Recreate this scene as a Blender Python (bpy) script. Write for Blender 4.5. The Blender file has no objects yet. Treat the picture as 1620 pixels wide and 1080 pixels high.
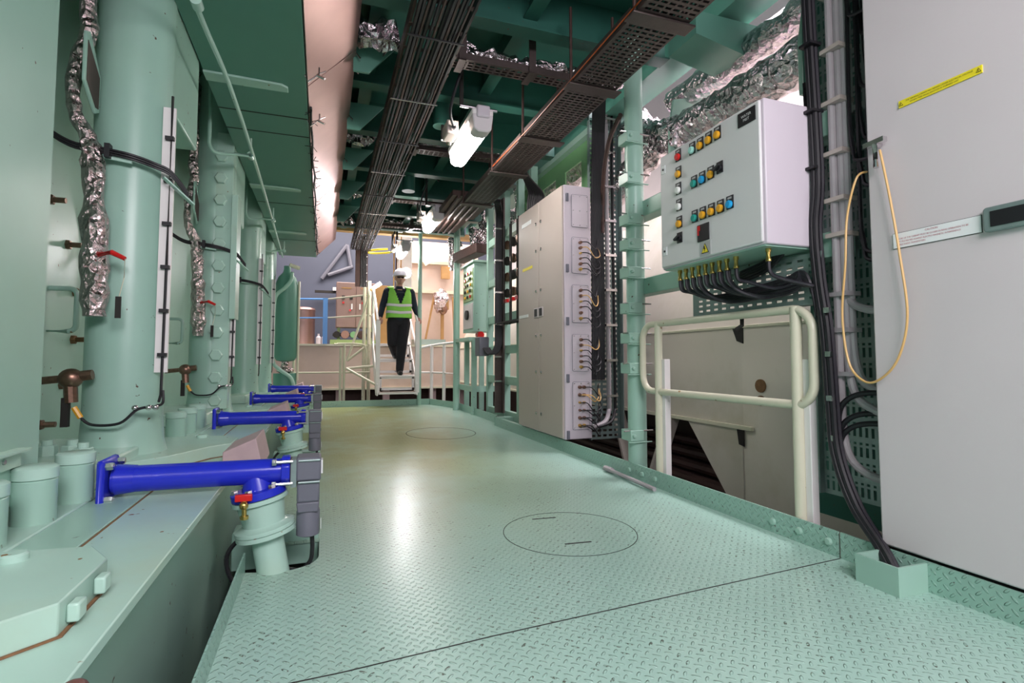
import bpy, bmesh, math, random
from mathutils import Vector, Matrix, noise
random.seed(7)
PI = math.pi
sc = bpy.context.scene
C = sc.collection

# ---------------------------------------------------------------- camera, world, lights, exposure
cam = bpy.data.cameras.new('camera'); cam.sensor_width = 36; cam.lens = 36 * 840 / 1620
cam.clip_start = .02
co = bpy.data.objects.new('camera', cam); C.objects.link(co); sc.camera = co
co.location = (0, 0, .78); cam.shift_y = -.011
yaw, pitch = math.atan(300 / 840), math.radians(3.12)
co.rotation_euler = (PI / 2 + pitch, 0, -yaw)
w = bpy.data.worlds.new('world'); sc.world = w; w.use_nodes = True
w.node_tree.nodes['Background'].inputs[0].default_value = (.90, .86, 1, 1)
w.node_tree.nodes['Background'].inputs[1].default_value = .20
sc.view_settings.view_transform = 'Standard'; sc.view_settings.look = 'None'
sc.view_settings.gamma = 1; sc.view_settings.exposure = 0.62

def area(name, loc, target, sx, sy, power, col):
    l = bpy.data.lights.new(name, 'AREA'); l.shape = 'RECTANGLE'; l.size = sx; l.size_y = sy
    l.energy = power; l.color = col
    o = bpy.data.objects.new(name, l); C.objects.link(o); o.location = loc
    o.rotation_euler = (Vector(target) - Vector(loc)).to_track_quat('-Z', 'Y').to_euler()
    return o
area('walkway_lamp_light', (.55, -1.6, 2.5), (.6, 3.2, .6), 2.0, .8, 90, (1, .93, 1))
area('hall_roof_light', (3.6, 3.2, 4.6), (2.9, 3.2, 0), 1.6, 6, 520, (1, .92, .98))
area('hall_far_light', (1.4, 11.6, 5.0), (1.4, 12.0, 0), 5, 2.5, 380, (1, .90, .84))

# ---------------------------------------------------------------- materials
def nt(name):
    m = bpy.data.materials.new(name); m.use_nodes = True
    t = m.node_tree; return m, t, t.nodes['Principled BSDF']
def node(t, typ, **k):
    n = t.nodes.new(typ)
    for a, b in k.items():
        if a in n.inputs: n.inputs[a].default_value = b
        else: setattr(n, a, b)
    return n
def col4(c): return (c[0], c[1], c[2], 1)
def mat(name, c, rough=.5, metal=0, var=.12, scale=6, specks=0, speck_col=(.10, .05, .03), bump=0, bscale=60, spec=.5, stain=None, stain_amt=0):
    m, t, p = nt(name); L = t.links.new
    p.inputs['Roughness'].default_value = rough; p.inputs['Metallic'].default_value = metal
    p.inputs['Specular IOR Level'].default_value = spec
    tc = node(t, 'ShaderNodeTexCoord')
    n1 = node(t, 'ShaderNodeTexNoise', Scale=scale, Detail=4)
    L(tc.outputs['Object'], n1.inputs['Vector'])
    mx = node(t, 'ShaderNodeMix', data_type='RGBA')
    L(n1.outputs['Fac'], mx.inputs[0])
    mx.inputs[6].default_value = col4([v * (1 - var) for v in c]); mx.inputs[7].default_value = col4([min(1, v * (1 + var)) for v in c])
    out = mx.outputs[2]
    if stain:
        n3 = node(t, 'ShaderNodeTexNoise', Scale=1.3, Detail=6, Roughness=.65); L(tc.outputs['Object'], n3.inputs['Vector'])
        r = node(t, 'ShaderNodeMapRange'); L(n3.outputs['Fac'], r.inputs[0]); r.inputs[1].default_value = .5; r.inputs[2].default_value = .75; r.inputs[4].default_value = stain_amt
        m3 = node(t, 'ShaderNodeMix', data_type='RGBA'); L(r.outputs[0], m3.inputs[0]); L(out, m3.inputs[6]); m3.inputs[7].default_value = col4(stain); out = m3.outputs[2]
    if specks:
        n2 = node(t, 'ShaderNodeTexNoise', Scale=28, Detail=2, Roughness=.5); L(tc.outputs['Object'], n2.inputs['Vector'])
        r2 = node(t, 'ShaderNodeMapRange'); L(n2.outputs['Fac'], r2.inputs[0]); r2.inputs[1].default_value = .76 - specks * .03; r2.inputs[2].default_value = .79 - specks * .03
        m2 = node(t, 'ShaderNodeMix', data_type='RGBA'); L(r2.outputs[0], m2.inputs[0]); L(out, m2.inputs[6]); m2.inputs[7].default_value = col4(speck_col); out = m2.outputs[2]
    L(out, p.inputs['Base Color'])
    if bump:
        n4 = node(t, 'ShaderNodeTexNoise', Scale=bscale, Detail=3); L(tc.outputs['Object'], n4.inputs['Vector'])
        b = node(t, 'ShaderNodeBump', Strength=bump, Distance=.01); L(n4.outputs['Fac'], b.inputs['Height']); L(b.outputs[0], p.inputs['Normal'])
    return m
def emit(name, c, s):
    m, t, p = nt(name); p.inputs['Base Color'].default_value = col4(c)
    p.inputs['Emission Color'].default_value = col4(c); p.inputs['Emission Strength'].default_value = s
    return m
MINT = (.335, .525, .440)
M = {}
M['mint'] = mat('mint_paint', MINT, .32, var=.06, specks=1, stain=(.30, .46, .33), stain_amt=.35)
M['mint_dark'] = mat('ceiling_shade_green', (.025, .115, .088), .45, var=.15, specks=1)  # ceiling green; the lack of light up there is put into the colour
M['mint_mid'] = mat('shaded_mint_paint', (.105, .27, .21), .42, var=.05, specks=0)  # duct soffit's shade put into the green; bottle, gussets, outer beams share it
M['mint_pale'] = mat('pale_mint_paint', (.43, .62, .535), .27, var=.05, specks=1, speck_col=(.25, .12, .04), stain=(.48, .50, .30), stain_amt=.4)
M['rust'] = mat('rusty_paint', (.22, .11, .05), .8, var=.4, scale=40)
M['brown'] = mat('brown_worn_metal', (.075, .04, .035), .5, var=.3, scale=25, metal=.3)
M['tray'] = mat('grey_brown_tray', (.11, .082, .078), .45, var=.2, scale=30, metal=.6)
M['galv'] = mat('galvanised_tray', (.26, .33, .32), .45, var=.12, scale=40, metal=.5)
M['steel'] = mat('bright_steel', (.70, .66, .68), .22, var=.15, scale=30, metal=1)
M['stainless'] = mat('stainless_sheet', (.42, .27, .25), .44, var=.2, scale=3, metal=1, bump=.03, bscale=4)
M['foil'] = None
M['blue'] = mat('royal_blue_paint', (.018, .028, .52), .22, var=.12, scale=12)
M['motor'] = mat('slate_grey_motor', (.145, .145, .18), .45, var=.08)
M['pinkgrey'] = mat('pink_grey_primer', (.50, .36, .37), .6, var=.12, scale=30)
M['cab'] = mat('light_grey_cabinet_paint', (.65, .58, .60), .42, var=.03, scale=3, bump=.04, bscale=300)
M['cab_warm'] = mat('warm_lit_cabinet_grey', (.50, .42, .385), .42, var=.05, scale=3, bump=.04, bscale=300)  # cabinet door grey; the duller, warmer light on fronts is in the colour
M['cab_side'] = mat('lilac_lit_cabinet_grey', (.63, .56, .62), .42, var=.03, scale=3)  # cabinet side grey; the lilac light on near-facing sides is in the colour
M['cbox'] = mat('control_box_paint', (.72, .70, .705), .4, var=.02, scale=3)
M['cream'] = mat('cream_rail_paint', (.66, .63, .49), .35, var=.08, specks=1, speck_col=(.3, .17, .05))
M['white'] = mat('white_paint', (.84, .79, .78), .45, var=.05)
M['beige'] = mat('beige_tank_paint', (.64, .58, .51), .42, var=.10, scale=1.2, specks=0, stain=(.38, .34, .20), stain_amt=.5)
M['pinkwall'] = mat('pale_hall_paint', (.74, .66, .66), .6, var=.04)
M['peach'] = mat('peach_cream_paint', (.66, .52, .45), .55, var=.12, scale=3, stain=(.48, .32, .18), stain_amt=.5)
M['bluegrey'] = mat('blue_grey_wall', (.075, .085, .125), .6, var=.12, scale=2)
M['brownpanel'] = mat('dusty_brown_panel', (.30, .195, .17), .5, var=.08)
M['ochre'] = mat('ochre_wood', (.42, .24, .09), .6, var=.25, scale=9)
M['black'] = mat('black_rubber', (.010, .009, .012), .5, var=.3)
M['purple_black'] = mat('black_cable_sheath', (.014, .011, .018), .5, var=.3)
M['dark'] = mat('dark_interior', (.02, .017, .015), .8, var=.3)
M['grey_cable'] = mat('grey_cable_sheath', (.38, .34, .36), .4, var=.12)
M['brass'] = mat('brass', (.62, .42, .13), .28, metal=1, var=.2, scale=50)
M['copper'] = mat('aged_bronze', (.26, .15, .11), .35, metal=.9, var=.4, scale=60)
M['orange'] = mat('orange_plastic', (.80, .38, .02), .35, var=.05)
M['orange_red'] = mat('orange_red_sheath', (.55, .10, .02), .4, var=.1)
M['red'] = mat('red_plastic', (.62, .015, .015), .3, var=.08)
M['green_lens'] = mat('green_lens', (.03, .32, .27), .25, var=.05)
M['cyan_lens'] = mat('pale_cyan_lens', (.42, .80, .72), .25, var=.03)
M['blue_lens'] = mat('blue_lens', (.02, .36, .72), .25, var=.05)
M['white_lens'] = mat('white_lens', (.85, .85, .82), .25, var=.02)
M['yellow'] = mat('yellow_sign', (.85, .70, .03), .45, var=.03)
M['label_white'] = mat('white_label', (.85, .85, .86), .35, var=.01)
M['label_grey'] = mat('grey_label', (.42, .42, .42), .4, var=.03)
M['ink_black'] = mat('black_ink', (.01, .01, .01), .6, var=0)
M['ink_olive'] = mat('dark_olive_ink', (.12, .09, .01), .6, var=0)
M['ink_red'] = mat('red_ink', (.45, .08, .13), .6, var=0)
M['ochre_cable'] = mat('ochre_cable_sheath', (.66, .40, .15), .4, var=.06)
M['sky_blue'] = mat('sky_blue_paint', (.12, .33, .75), .4, var=.08)
M['olive'] = mat('olive_green_paint', (.26, .36, .14), .5, var=.12)
M['leaf'] = mat('leaf_green_paint', (.20, .42, .20), .45, var=.08)
M['vest'] = mat('lime_hi_vis_fabric', (.30, .72, .10), .7, var=.08, scale=30, bump=.2, bscale=40)
M['reflective'] = mat('silver_reflective_tape', (.84, .78, .84), .35, var=.03)
M['cloth'] = mat('black_workwear', (.011, .010, .015), .85, var=.3, scale=20, bump=.3, bscale=25)
M['navy'] = mat('navy_shirt', (.012, .018, .035), .85, var=.3, scale=20)
M['skin'] = mat('skin', (.48, .25, .20), .5, var=.08)
M['leather'] = mat('brown_leather', (.17, .06, .045), .45, var=.2, scale=30, bump=.2)
M['tube'] = emit('lamp_diffuser_glow', (1, .95, .90), 26.0)
M['flood'] = emit('floodlight_glow', (1, .96, 1), 260.0)
M['lens_clear'] = mat('lamp_end_plastic', (.72, .66, .68), .25, var=.03)
M['helmet'] = mat('white_helmet_shell', (.80, .76, .86), .25, var=.02)
M['hair'] = mat('dark_hair', (.03, .02, .015), .7, var=.2)

def foil_mat(name, c, s=1.0):
    m, t, p = nt(name); L = t.links.new
    p.inputs['Metallic'].default_value = 1; p.inputs['Roughness'].default_value = .2
    tc = node(t, 'ShaderNodeTexCoord')
    v = node(t, 'ShaderNodeTexVoronoi', Scale=22 * s); n = node(t, 'ShaderNodeTexNoise', Scale=14 * s, Detail=6, Distortion=1.6)
    L(tc.outputs['Object'], n.inputs['Vector']); L(n.outputs['Color'], v.inputs['Vector'])
    L(tc.outputs['Object'], v.inputs['Vector'])
    add = node(t, 'ShaderNodeMath', operation='ADD'); L(v.outputs['Distance'], add.inputs[0]); L(n.outputs['Fac'], add.inputs[1])
    b = node(t, 'ShaderNodeBump', Strength=.9, Distance=.02); L(add.outputs[0], b.inputs['Height']); L(b.outputs[0], p.inputs['Normal'])
    mx = node(t, 'ShaderNodeMix', data_type='RGBA'); L(n.outputs['Fac'], mx.inputs[0])
    mx.inputs[6].default_value = col4([q * .6 for q in c]); mx.inputs[7].default_value = col4(c)
    L(mx.outputs[2], p.inputs['Base Color'])
    return m
M['foil'] = foil_mat('crumpled_foil', (.86, .76, .80))
M['foil_pink'] = foil_mat('warm_crumpled_foil', (.78, .62, .62), 1.4)

def diamond(name, axes='XY', c=MINT, pitch=.026, olive_reflection=True):
    """raised-lozenge tread plate in real bump relief, worn specks and an optional painted olive reflection"""
    m, t, p = nt(name); L = t.links.new
    p.inputs['Roughness'].default_value = .29
    geo = node(t, 'ShaderNodeNewGeometry'); sp = node(t, 'ShaderNodeSeparateXYZ'); L(geo.outputs['Position'], sp.inputs[0])
    def mth(op, a, b=None, c_=None):
        n = node(t, 'ShaderNodeMath', operation=op)
        for i, q in enumerate((a, b, c_)):
            if q is None: continue
            if isinstance(q, (int, float)): n.inputs[i].default_value = q
            else: L(q, n.inputs[i])
        return n.outputs[0]
    X, Y = sp.outputs[axes[0]], sp.outputs[axes[1]]
    k = .7071 / pitch
    a = mth('MULTIPLY', mth('ADD', X, Y), k); b = mth('MULTIPLY', mth('SUBTRACT', X, Y), k)
    fa, fb = mth('FLOOR', a), mth('FLOOR', b)
    par = mth('ABSOLUTE', mth('MODULO', mth('ADD', fa, fb), 2.0))
    u, v = mth('SUBTRACT', mth('SUBTRACT', a, fa), .5), mth('SUBTRACT', mth('SUBTRACT', b, fb), .5)
    d = mth('SUBTRACT', v, u)
    uu = mth('MULTIPLY_ADD', par, d, u); vv = mth('MULTIPLY_ADD', par, mth('MULTIPLY', d, -1.0), v)
    q1 = mth('POWER', mth('ABSOLUTE', mth('DIVIDE', uu, .47)), 2.0); q2 = mth('POWER', mth('ABSOLUTE', mth('DIVIDE', vv, .17)), 2.0)
    h = mth('MAXIMUM', mth('SUBTRACT', 1.0, mth('ADD', q1, q2)), 0.0)
    h = mth('MINIMUM', h, .6)
    bp = node(t, 'ShaderNodeBump', Strength=1.0, Distance=.0055); L(h, bp.inputs['Height']); L(bp.outputs[0], p.inputs['Normal'])
    n1 = node(t, 'ShaderNodeTexNoise', Scale=.9, Detail=5, Roughness=.6); L(geo.outputs['Position'], n1.inputs['Vector'])
    mx = node(t, 'ShaderNodeMix', data_type='RGBA'); L(n1.outputs['Fac'], mx.inputs[0])
    mx.inputs[6].default_value = col4([q * .86 for q in c]); mx.inputs[7].default_value = col4([q * 1.1 for q in c])
    out = mx.outputs[2]
    if olive_reflection:
        # olive tint on the far half: the yellowish reflection there, painted in
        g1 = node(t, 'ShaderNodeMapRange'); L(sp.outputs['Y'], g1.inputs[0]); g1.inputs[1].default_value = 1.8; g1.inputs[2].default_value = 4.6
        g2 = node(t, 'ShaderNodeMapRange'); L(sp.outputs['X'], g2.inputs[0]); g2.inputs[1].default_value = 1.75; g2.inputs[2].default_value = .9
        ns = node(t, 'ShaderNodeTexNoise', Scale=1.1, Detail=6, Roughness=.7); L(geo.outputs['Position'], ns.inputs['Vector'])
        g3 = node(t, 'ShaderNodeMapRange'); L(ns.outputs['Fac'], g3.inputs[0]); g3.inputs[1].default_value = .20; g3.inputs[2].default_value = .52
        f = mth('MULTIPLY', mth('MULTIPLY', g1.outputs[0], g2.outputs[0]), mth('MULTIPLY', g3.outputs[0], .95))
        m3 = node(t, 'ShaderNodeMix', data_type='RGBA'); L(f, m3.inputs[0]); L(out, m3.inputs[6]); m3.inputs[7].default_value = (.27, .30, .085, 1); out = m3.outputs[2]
    # chipped lozenges: dark wear on individual studs
    cell = node(t, 'ShaderNodeCombineXYZ'); L(fa, cell.inputs[0]); L(fb, cell.inputs[1])
    wn = node(t, 'ShaderNodeTexWhiteNoise', noise_dimensions='3D'); L(cell.outputs[0], wn.inputs['Vector'])
    patch = node(t, 'ShaderNodeTexNoise', Scale=2.2, Detail=3); L(geo.outputs['Position'], patch.inputs['Vector'])
    thr = node(t, 'ShaderNodeMapRange'); L(patch.outputs['Fac'], thr.inputs[0]); thr.inputs[1].default_value = .42; thr.inputs[2].default_value = .66; thr.inputs[3].default_value = .015; thr.inputs[4].default_value = .35
    chip = mth('LESS_THAN', wn.outputs['Value'], thr.outputs[0])
    n5 = node(t, 'ShaderNodeTexNoise', Scale=130, Detail=1); L(geo.outputs['Position'], n5.inputs['Vector'])
    edge = mth('MULTIPLY', mth('GREATER_THAN', h, .08), mth('GREATER_THAN', n5.outputs['Fac'], .54))
    m4 = node(t, 'ShaderNodeMix', data_type='RGBA'); L(mth('MULTIPLY', mth('MULTIPLY', chip, edge), .85), m4.inputs[0]); L(out, m4.inputs[6]); m4.inputs[7].default_value = (.06, .05, .03, 1)
    L(m4.outputs[2], p.inputs['Base Color'])
    return m
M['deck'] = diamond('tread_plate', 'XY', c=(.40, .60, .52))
M['kerb'] = diamond('tread_plate_kerb', 'YZ', c=(.30, .49, .41), olive_reflection=False)
M['kerb_far'] = diamond('tread_plate_kerb_far', 'XZ', olive_reflection=False)

# ---------------------------------------------------------------- mesh builder
def frame(d):
    d = Vector(d).normalized()
    up = Vector((0, 0, 1)) if abs(d.z) < .95 else Vector((1, 0, 0))
    u = d.cross(up).normalized(); v = u.cross(d).normalized()
    return u, v
def abs_loc(o):
    v = Vector((0, 0, 0))
    while o: v += o.location; o = o.parent
    return v
class MB:
    def __init__(s): s.v = []; s.f = []
    def add(s, vs, fs):
        k = len(s.v); s.v += [tuple(q) for q in vs]; s.f += [tuple(i + k for i in f) for f in fs]; return s
    def box(s, x0, x1, y0, y1, z0, z1):
        x0, x1 = min(x0, x1), max(x0, x1); y0, y1 = min(y0, y1), max(y0, y1); z0, z1 = min(z0, z1), max(z0, z1)
        return s.add([(x0, y0, z0), (x1, y0, z0), (x1, y1, z0), (x0, y1, z0), (x0, y0, z1), (x1, y0, z1), (x1, y1, z1), (x0, y1, z1)],
                     [(0, 3, 2, 1), (4, 5, 6, 7), (0, 1, 5, 4), (1, 2, 6, 5), (2, 3, 7, 6), (3, 0, 4, 7)])
    def bar(s, p0, p1, w, h, up=None):
        p0, p1 = Vector(p0), Vector(p1); d = (p1 - p0).normalized()
        if up is None: u, v = frame(d)
        else: u = d.cross(Vector(up)).normalized(); v = u.cross(d).normalized()
        vs = [p + u * a * w / 2 + v * b * h / 2 for p in (p0, p1) for a, b in ((-1, -1), (1, -1), (1, 1), (-1, 1))]
        return s.add(vs, [(0, 1, 2, 3), (7, 6, 5, 4), (0, 4, 5, 1), (1, 5, 6, 2), (2, 6, 7, 3), (3, 7, 4, 0)])
    def prism(s, pts, ax, t0, t1):
        """pts 2-D outline (counter-clockwise), extruded along ax from t0 to t1"""
        def P(a, b, t): return {'X': (t, a, b), 'Y': (a, t, b), 'Z': (a, b, t)}[ax]
        n = len(pts); vs = [P(a, b, t0) for a, b in pts] + [P(a, b, t1) for a, b in pts]
        return s.add(vs, [tuple(range(n))[::-1], tuple(range(n, 2 * n))] + [(i, (i + 1) % n, n + (i + 1) % n, n + i) for i in range(n)])
    def rev(s, prof, origin, d, n=20, a0=0):
        """lathe: profile of (distance along d, radius)"""
        o = Vector(origin); d = Vector(d).normalized(); u, v = frame(d); vs = []; fs = []
        for t, r in prof:
            for k in range(n):
                a = a0 + 2 * PI * k / n; vs.append(o + d * t + (u * math.cos(a) + v * math.sin(a)) * r)
        m = len(prof)
        for i in range(m - 1):
            for k in range(n): fs.append((i * n + k, i * n + (k + 1) % n, (i + 1) * n + (k + 1) % n, (i + 1) * n + k))
        fs.append(tuple(range(n))[::-1]); fs.append(tuple(range((m - 1) * n, m * n)))
        return s.add(vs, fs)
    def cyl(s, p0, p1, r, r1=None, n=16):
        p0, p1 = Vector(p0), Vector(p1); L = (p1 - p0).length
        return s.rev([(0, r), (L, r if r1 is None else r1)], p0, p1 - p0, n)
    def tube(s, pts, r, n=8, jit=0, fr=5.0, closed=False):
        pts = [Vector(p) for p in pts]; N = len(pts); vs = []; fs = []; pu = None
        for i, p in enumerate(pts):
            d = (pts[min(i + 1, N - 1)] - pts[max(i - 1, 0)]).normalized()
            if pu is None: u, v = frame(d)
            else:
                u = pu - d * pu.dot(d)
                if u.length < 1e-4: u, v = frame(d)
                else: u.normalize(); v = d.cross(u)
            pu = u; rr = r[i] if isinstance(r, (list, tuple)) else r
            for k in range(n):
                a = 2 * PI * k / n; q = u * math.cos(a) + v * math.sin(a)
                j = 1 + (noise.noise((p + q * rr) * fr * 3) * .8 + random.uniform(-.5, .5)) * jit if jit else 1
                vs.append(p + q * rr * j)
        for i in range(N - 1):
            for k in range(n): fs.append((i * n + k, i * n + (k + 1) % n, (i + 1) * n + (k + 1) % n, (i + 1) * n + k))
        fs.append(tuple(range(n))[::-1]); fs.append(tuple(range((N - 1) * n, N * n)))
        return s.add(vs, fs)
    def ball(s, c, rx, ry=None, rz=None, n=14, m=9):
        ry = ry or rx; rz = rz or rx; c = Vector(c); vs = []; fs = []
        for i in range(1, m):
            b = PI * i / m
            for k in range(n):
                a = 2 * PI * k / n; vs.append(c + Vector((rx * math.sin(b) * math.cos(a), ry * math.sin(b) * math.sin(a), rz * math.cos(b))))
        for i in range(m - 2):
            for k in range(n): fs.append((i * n + k, (i + 1) * n + k, (i + 1) * n + (k + 1) % n, i * n + (k + 1) % n))
        t = len(vs); vs += [c + Vector((0, 0, rz)), c - Vector((0, 0, rz))]
        for k in range(n):
            fs.append((t, k, (k + 1) % n)); fs.append((t + 1, (m - 2) * n + (k + 1) % n, (m - 2) * n + k))
        return s.add(vs, fs)
    def slotted(s, o, U, V, lu, lv, us, vs_, t):
        """sheet with slots: origin o, unit U,V; us, vs_ = lists of slot intervals; thickness t (normal UxV)"""
        o, U, V = Vector(o), Vector(U), Vector(V); Nn = U.cross(V) * t
        cu = sorted({0, lu} | {x for i in us for x in i}); cv = sorted({0, lv} | {x for i in vs_ for x in i})
        hu = {round(a, 5) for a, b in us}; hv = {round(a, 5) for a, b in vs_}
        base = len(s.v)
        nu, nv = len(cu), len(cv)
        for sgn in (0, 1):
            for b in cv:
                for a in cu: s.v.append(tuple(o + U * a + V * b + Nn * sgn))
        K = nu * nv
        hole = lambda i, j: 0 <= i < nu - 1 and 0 <= j < nv - 1 and round(cu[i], 5) in hu and round(cv[j], 5) in hv
        solid = lambda i, j: 0 <= i < nu - 1 and 0 <= j < nv - 1 and not hole(i, j)
        for j in range(nv - 1):
            for i in range(nu - 1):
                if hole(i, j): continue
                a, b, c, d = base + j * nu + i, base + j * nu + i + 1, base + (j + 1) * nu + i + 1, base + (j + 1) * nu + i
                s.f.append((a, d, c, b)); s.f.append((a + K, b + K, c + K, d + K))
                if not solid(i, j - 1): s.f.append((a, b, b + K, a + K))
                if not solid(i + 1, j): s.f.append((b, c, c + K, b + K))
                if not solid(i, j + 1): s.f.append((c, d, d + K, c + K))
                if not solid(i - 1, j): s.f.append((d, a, a + K, d + K))
        return s
    def build(s, name, m, parent=None, bevel=0, flat=False, ang=.62, seg=2, label=None):
        me = bpy.data.meshes.new(name)
        if parent is not None: o3 = abs_loc(parent)
        else:
            xs = [q[0] for q in s.v]; ys = [q[1] for q in s.v]; zs = [q[2] for q in s.v]
            o3 = Vector(((min(xs) + max(xs)) / 2, (min(ys) + max(ys)) / 2, min(zs)))
        me.from_pydata([tuple(Vector(q) - o3) for q in s.v], [], s.f)
        bm = bmesh.new(); bm.from_mesh(me)
        bmesh.ops.recalc_face_normals(bm, faces=bm.faces)
        for f in bm.faces: f.smooth = not flat
        if not flat:
            for e in bm.edges:
                if len(e.link_faces) == 2 and e.calc_face_angle(0) > ang: e.smooth = False
        bm.to_mesh(me); bm.free()
        me.materials.append(M[m] if isinstance(m, str) else m)
        o = bpy.data.objects.new(name, me); C.objects.link(o)
        if parent is not None: o.parent = parent
        else: o.location = o3
        if bevel:
            b = o.modifiers.new('bevel', 'BEVEL'); b.width = bevel; b.segments = seg; b.limit_method = 'ANGLE'; b.angle_limit = .7
            b.harden_normals = False
        if label: o['label'] = label
        return o
def tag(o, label, cat, group=None, kind=None):
    o['label'] = label; o['category'] = cat
    if group: o['group'] = group
    if kind: o['kind'] = kind
    return o
def thing(name, label, cat, loc=(0, 0, 0), group=None):
    o = bpy.data.objects.new(name, None); C.objects.link(o); o.location = loc; o.empty_display_size = .1
    return tag(o, label, cat, group)
def struct(name, mb, m, **k):
    o = mb.build(name, m, **k); o['kind'] = 'structure'; return o
def copy_tree(o, loc=None, label=None, parent=None):
    c = o.copy(); C.objects.link(c)
    if parent is not None: c.parent = parent
    if loc is not None: c.location = loc
    if label: c['label'] = label
    for ch in [q for q in kids.get(o.name, [])]: copy_tree(ch, parent=c)
    return c
kids = {}
def index_kids():
    kids.clear()
    for o in C.objects:
        if o.parent: kids.setdefault(o.parent.name, []).append(o)
def arc(c, r, a0, a1, n, ax='Y'):
    out = []
    for i in range(n + 1):
        a = a0 + (a1 - a0) * i / n; p, q = r * math.cos(a), r * math.sin(a)
        out.append((c[0] + p, c[1], c[2] + q) if ax == 'Y' else (c[0], c[1] + p, c[2] + q) if ax == 'X' else (c[0] + p, c[1] + q, c[2]))
    return out
def smooth_path(pts, n=6):
    P = [Vector(p) for p in pts]; P = [P[0]] + P + [P[-1]]; out = []
    for i in range(1, len(P) - 2):
        for k in range(n):
            t = k / n; a, b, c, d = P[i - 1], P[i], P[i + 1], P[i + 2]
            out.append(.5 * ((2 * b) + (c - a) * t + (2 * a - 5 * b + 4 * c - d) * t * t + (3 * b - a - 3 * c + d) * t ** 3))
    out.append(P[-2]); return out
def rrect(x0, x1, z0, z1, r, n=5):
    out = []
    for cx, cz, a in ((x1 - r, z0 + r, -PI / 2), (x1 - r, z1 - r, 0), (x0 + r, z1 - r, PI / 2), (x0 + r, z0 + r, PI)):
        for i in range(n + 1): out.append((cx + r * math.cos(a + PI / 2 * i / n), cz + r * math.sin(a + PI / 2 * i / n)))
    return out
def text_mesh(name, body, size, m, parent, origin, right, up, squash=1.0, align='CENTER'):
    cu = bpy.data.curves.new('txt', 'FONT'); cu.body = body; cu.size = size; cu.align_x = align; cu.align_y = 'CENTER'; cu.resolution_u = 2
    ob = bpy.data.objects.new('txt', cu); C.objects.link(ob)
    dg = bpy.context.evaluated_depsgraph_get(); me = bpy.data.meshes.new_from_object(ob.evaluated_get(dg))
    C.objects.unlink(ob); bpy.data.objects.remove(ob)
    R_, U_ = Vector(right), Vector(up); N_ = R_.cross(U_); o3 = abs_loc(parent)
    for v in me.vertices:
        c = v.co.copy(); v.co = Vector(origin) + R_ * c.x * squash + U_ * c.y + N_ * .0006 - o3
    me.materials.clear(); me.materials.append(M[m]); me.name = name
    o = bpy.data.objects.new(name, me); C.objects.link(o); o.parent = parent
    return o
def hexa(mb, c, d, r, h):
    mb.rev([(0, r), (h * .8, r), (h, r * .85)], c, d, 6)

# ================================================================ SETTING
BAYS = [2.2, 4.17, 6.14, 8.11]
# deck plate with a D-shaped notch round each valve foot
FX0, FX1, FY0, FY1 = -.25, 1.93, -.9, 9.15
def notch(y): # clockwise from the near corner of the notch back to the edge
    pts = [(FX0, y + .0), (-.12, y - .03)]
    for i in range(9):
        a = -PI / 2 + PI / 2 * i / 8
        pts.append((-.12 + .125 * math.cos(a), y + .10 + .13 * math.sin(a)))
    pts += [(.005, y + .30), (FX0, y + .30)]
    return pts
edge = [(FX0, FY0)]
for y in BAYS: edge += notch(y)
edge += [(FX0, FY1)]
deck = MB()
outline = edge + [(1.76, FY1), (2.02, 8.3), (2.02, 6.2), (FX1, 6.0), (FX1, FY0)]
outline = outline[::-1]
deck.prism(outline, 'Z', -.012, 0)
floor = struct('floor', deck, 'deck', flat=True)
# kerbs
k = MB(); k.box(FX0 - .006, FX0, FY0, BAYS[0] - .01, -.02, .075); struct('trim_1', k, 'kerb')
k = MB()
for y in BAYS:
    ps = notch(y)[1:-1]
    for a, b in zip(ps, ps[1:]): k.bar((a[0], a[1], -.045), (b[0], b[1], -.045), .006, .088)
struct('trim_2', k, 'mint_pale')
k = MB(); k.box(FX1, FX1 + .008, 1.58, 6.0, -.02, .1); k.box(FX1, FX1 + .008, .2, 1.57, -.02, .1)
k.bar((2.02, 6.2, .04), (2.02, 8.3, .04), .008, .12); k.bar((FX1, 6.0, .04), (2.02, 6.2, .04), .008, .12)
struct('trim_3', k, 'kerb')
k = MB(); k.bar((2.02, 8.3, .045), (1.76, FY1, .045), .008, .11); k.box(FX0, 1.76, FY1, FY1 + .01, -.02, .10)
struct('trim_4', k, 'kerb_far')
# deck seams (thin welded gaps standing as narrow dark lines) and lifting hatch
def deck_seam(name, pts, label, w_=.005):
    m = MB()
    for a, b in zip(pts, pts[1:]): m.bar((a[0], a[1], .0006), (b[0], b[1], .0006), w_, .001, up=(0, 0, 1))
    o = m.build(name, 'dark', floor); return o
deck_seam('deck_seam', [(1.925, 1.57), (.47, 1.471), (.06, 1.431), (-.24, 1.42)], None, .004)
hp = [(1.07 + .30 * math.cos(a * PI / 24), 2.22 + .30 * math.sin(a * PI / 24)) for a in range(49)]
deck_seam('hatch_seam', hp, None, .003)
for (yy) in (2.08, 2.45):
    deck_seam('hatch_slot', [(.98, yy), (1.10, yy - .01)], None, .010)
hp = [(1.2 + .36 * math.cos(a * PI / 24), 5.6 + .45 * math.sin(a * PI / 24)) for a in range(49)]
deck_seam('hatch_seam', hp, None, .006)
m = MB()
for y in (3.09, 2.94, 2.80, 1.90, 1.76, 1.62): m.rev([(0, .016), (.006, .016), (.011, .011)], (FX1, y, .05), (-1, 0, 0), 12)
for y in (1.20, 1.05): m.rev([(0, .018), (.012, .018), (.016, .012)], (FX0, y, .03), (1, 0, 0), 6)
m.build('kerb_bolt', 'mint', floor)

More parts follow.
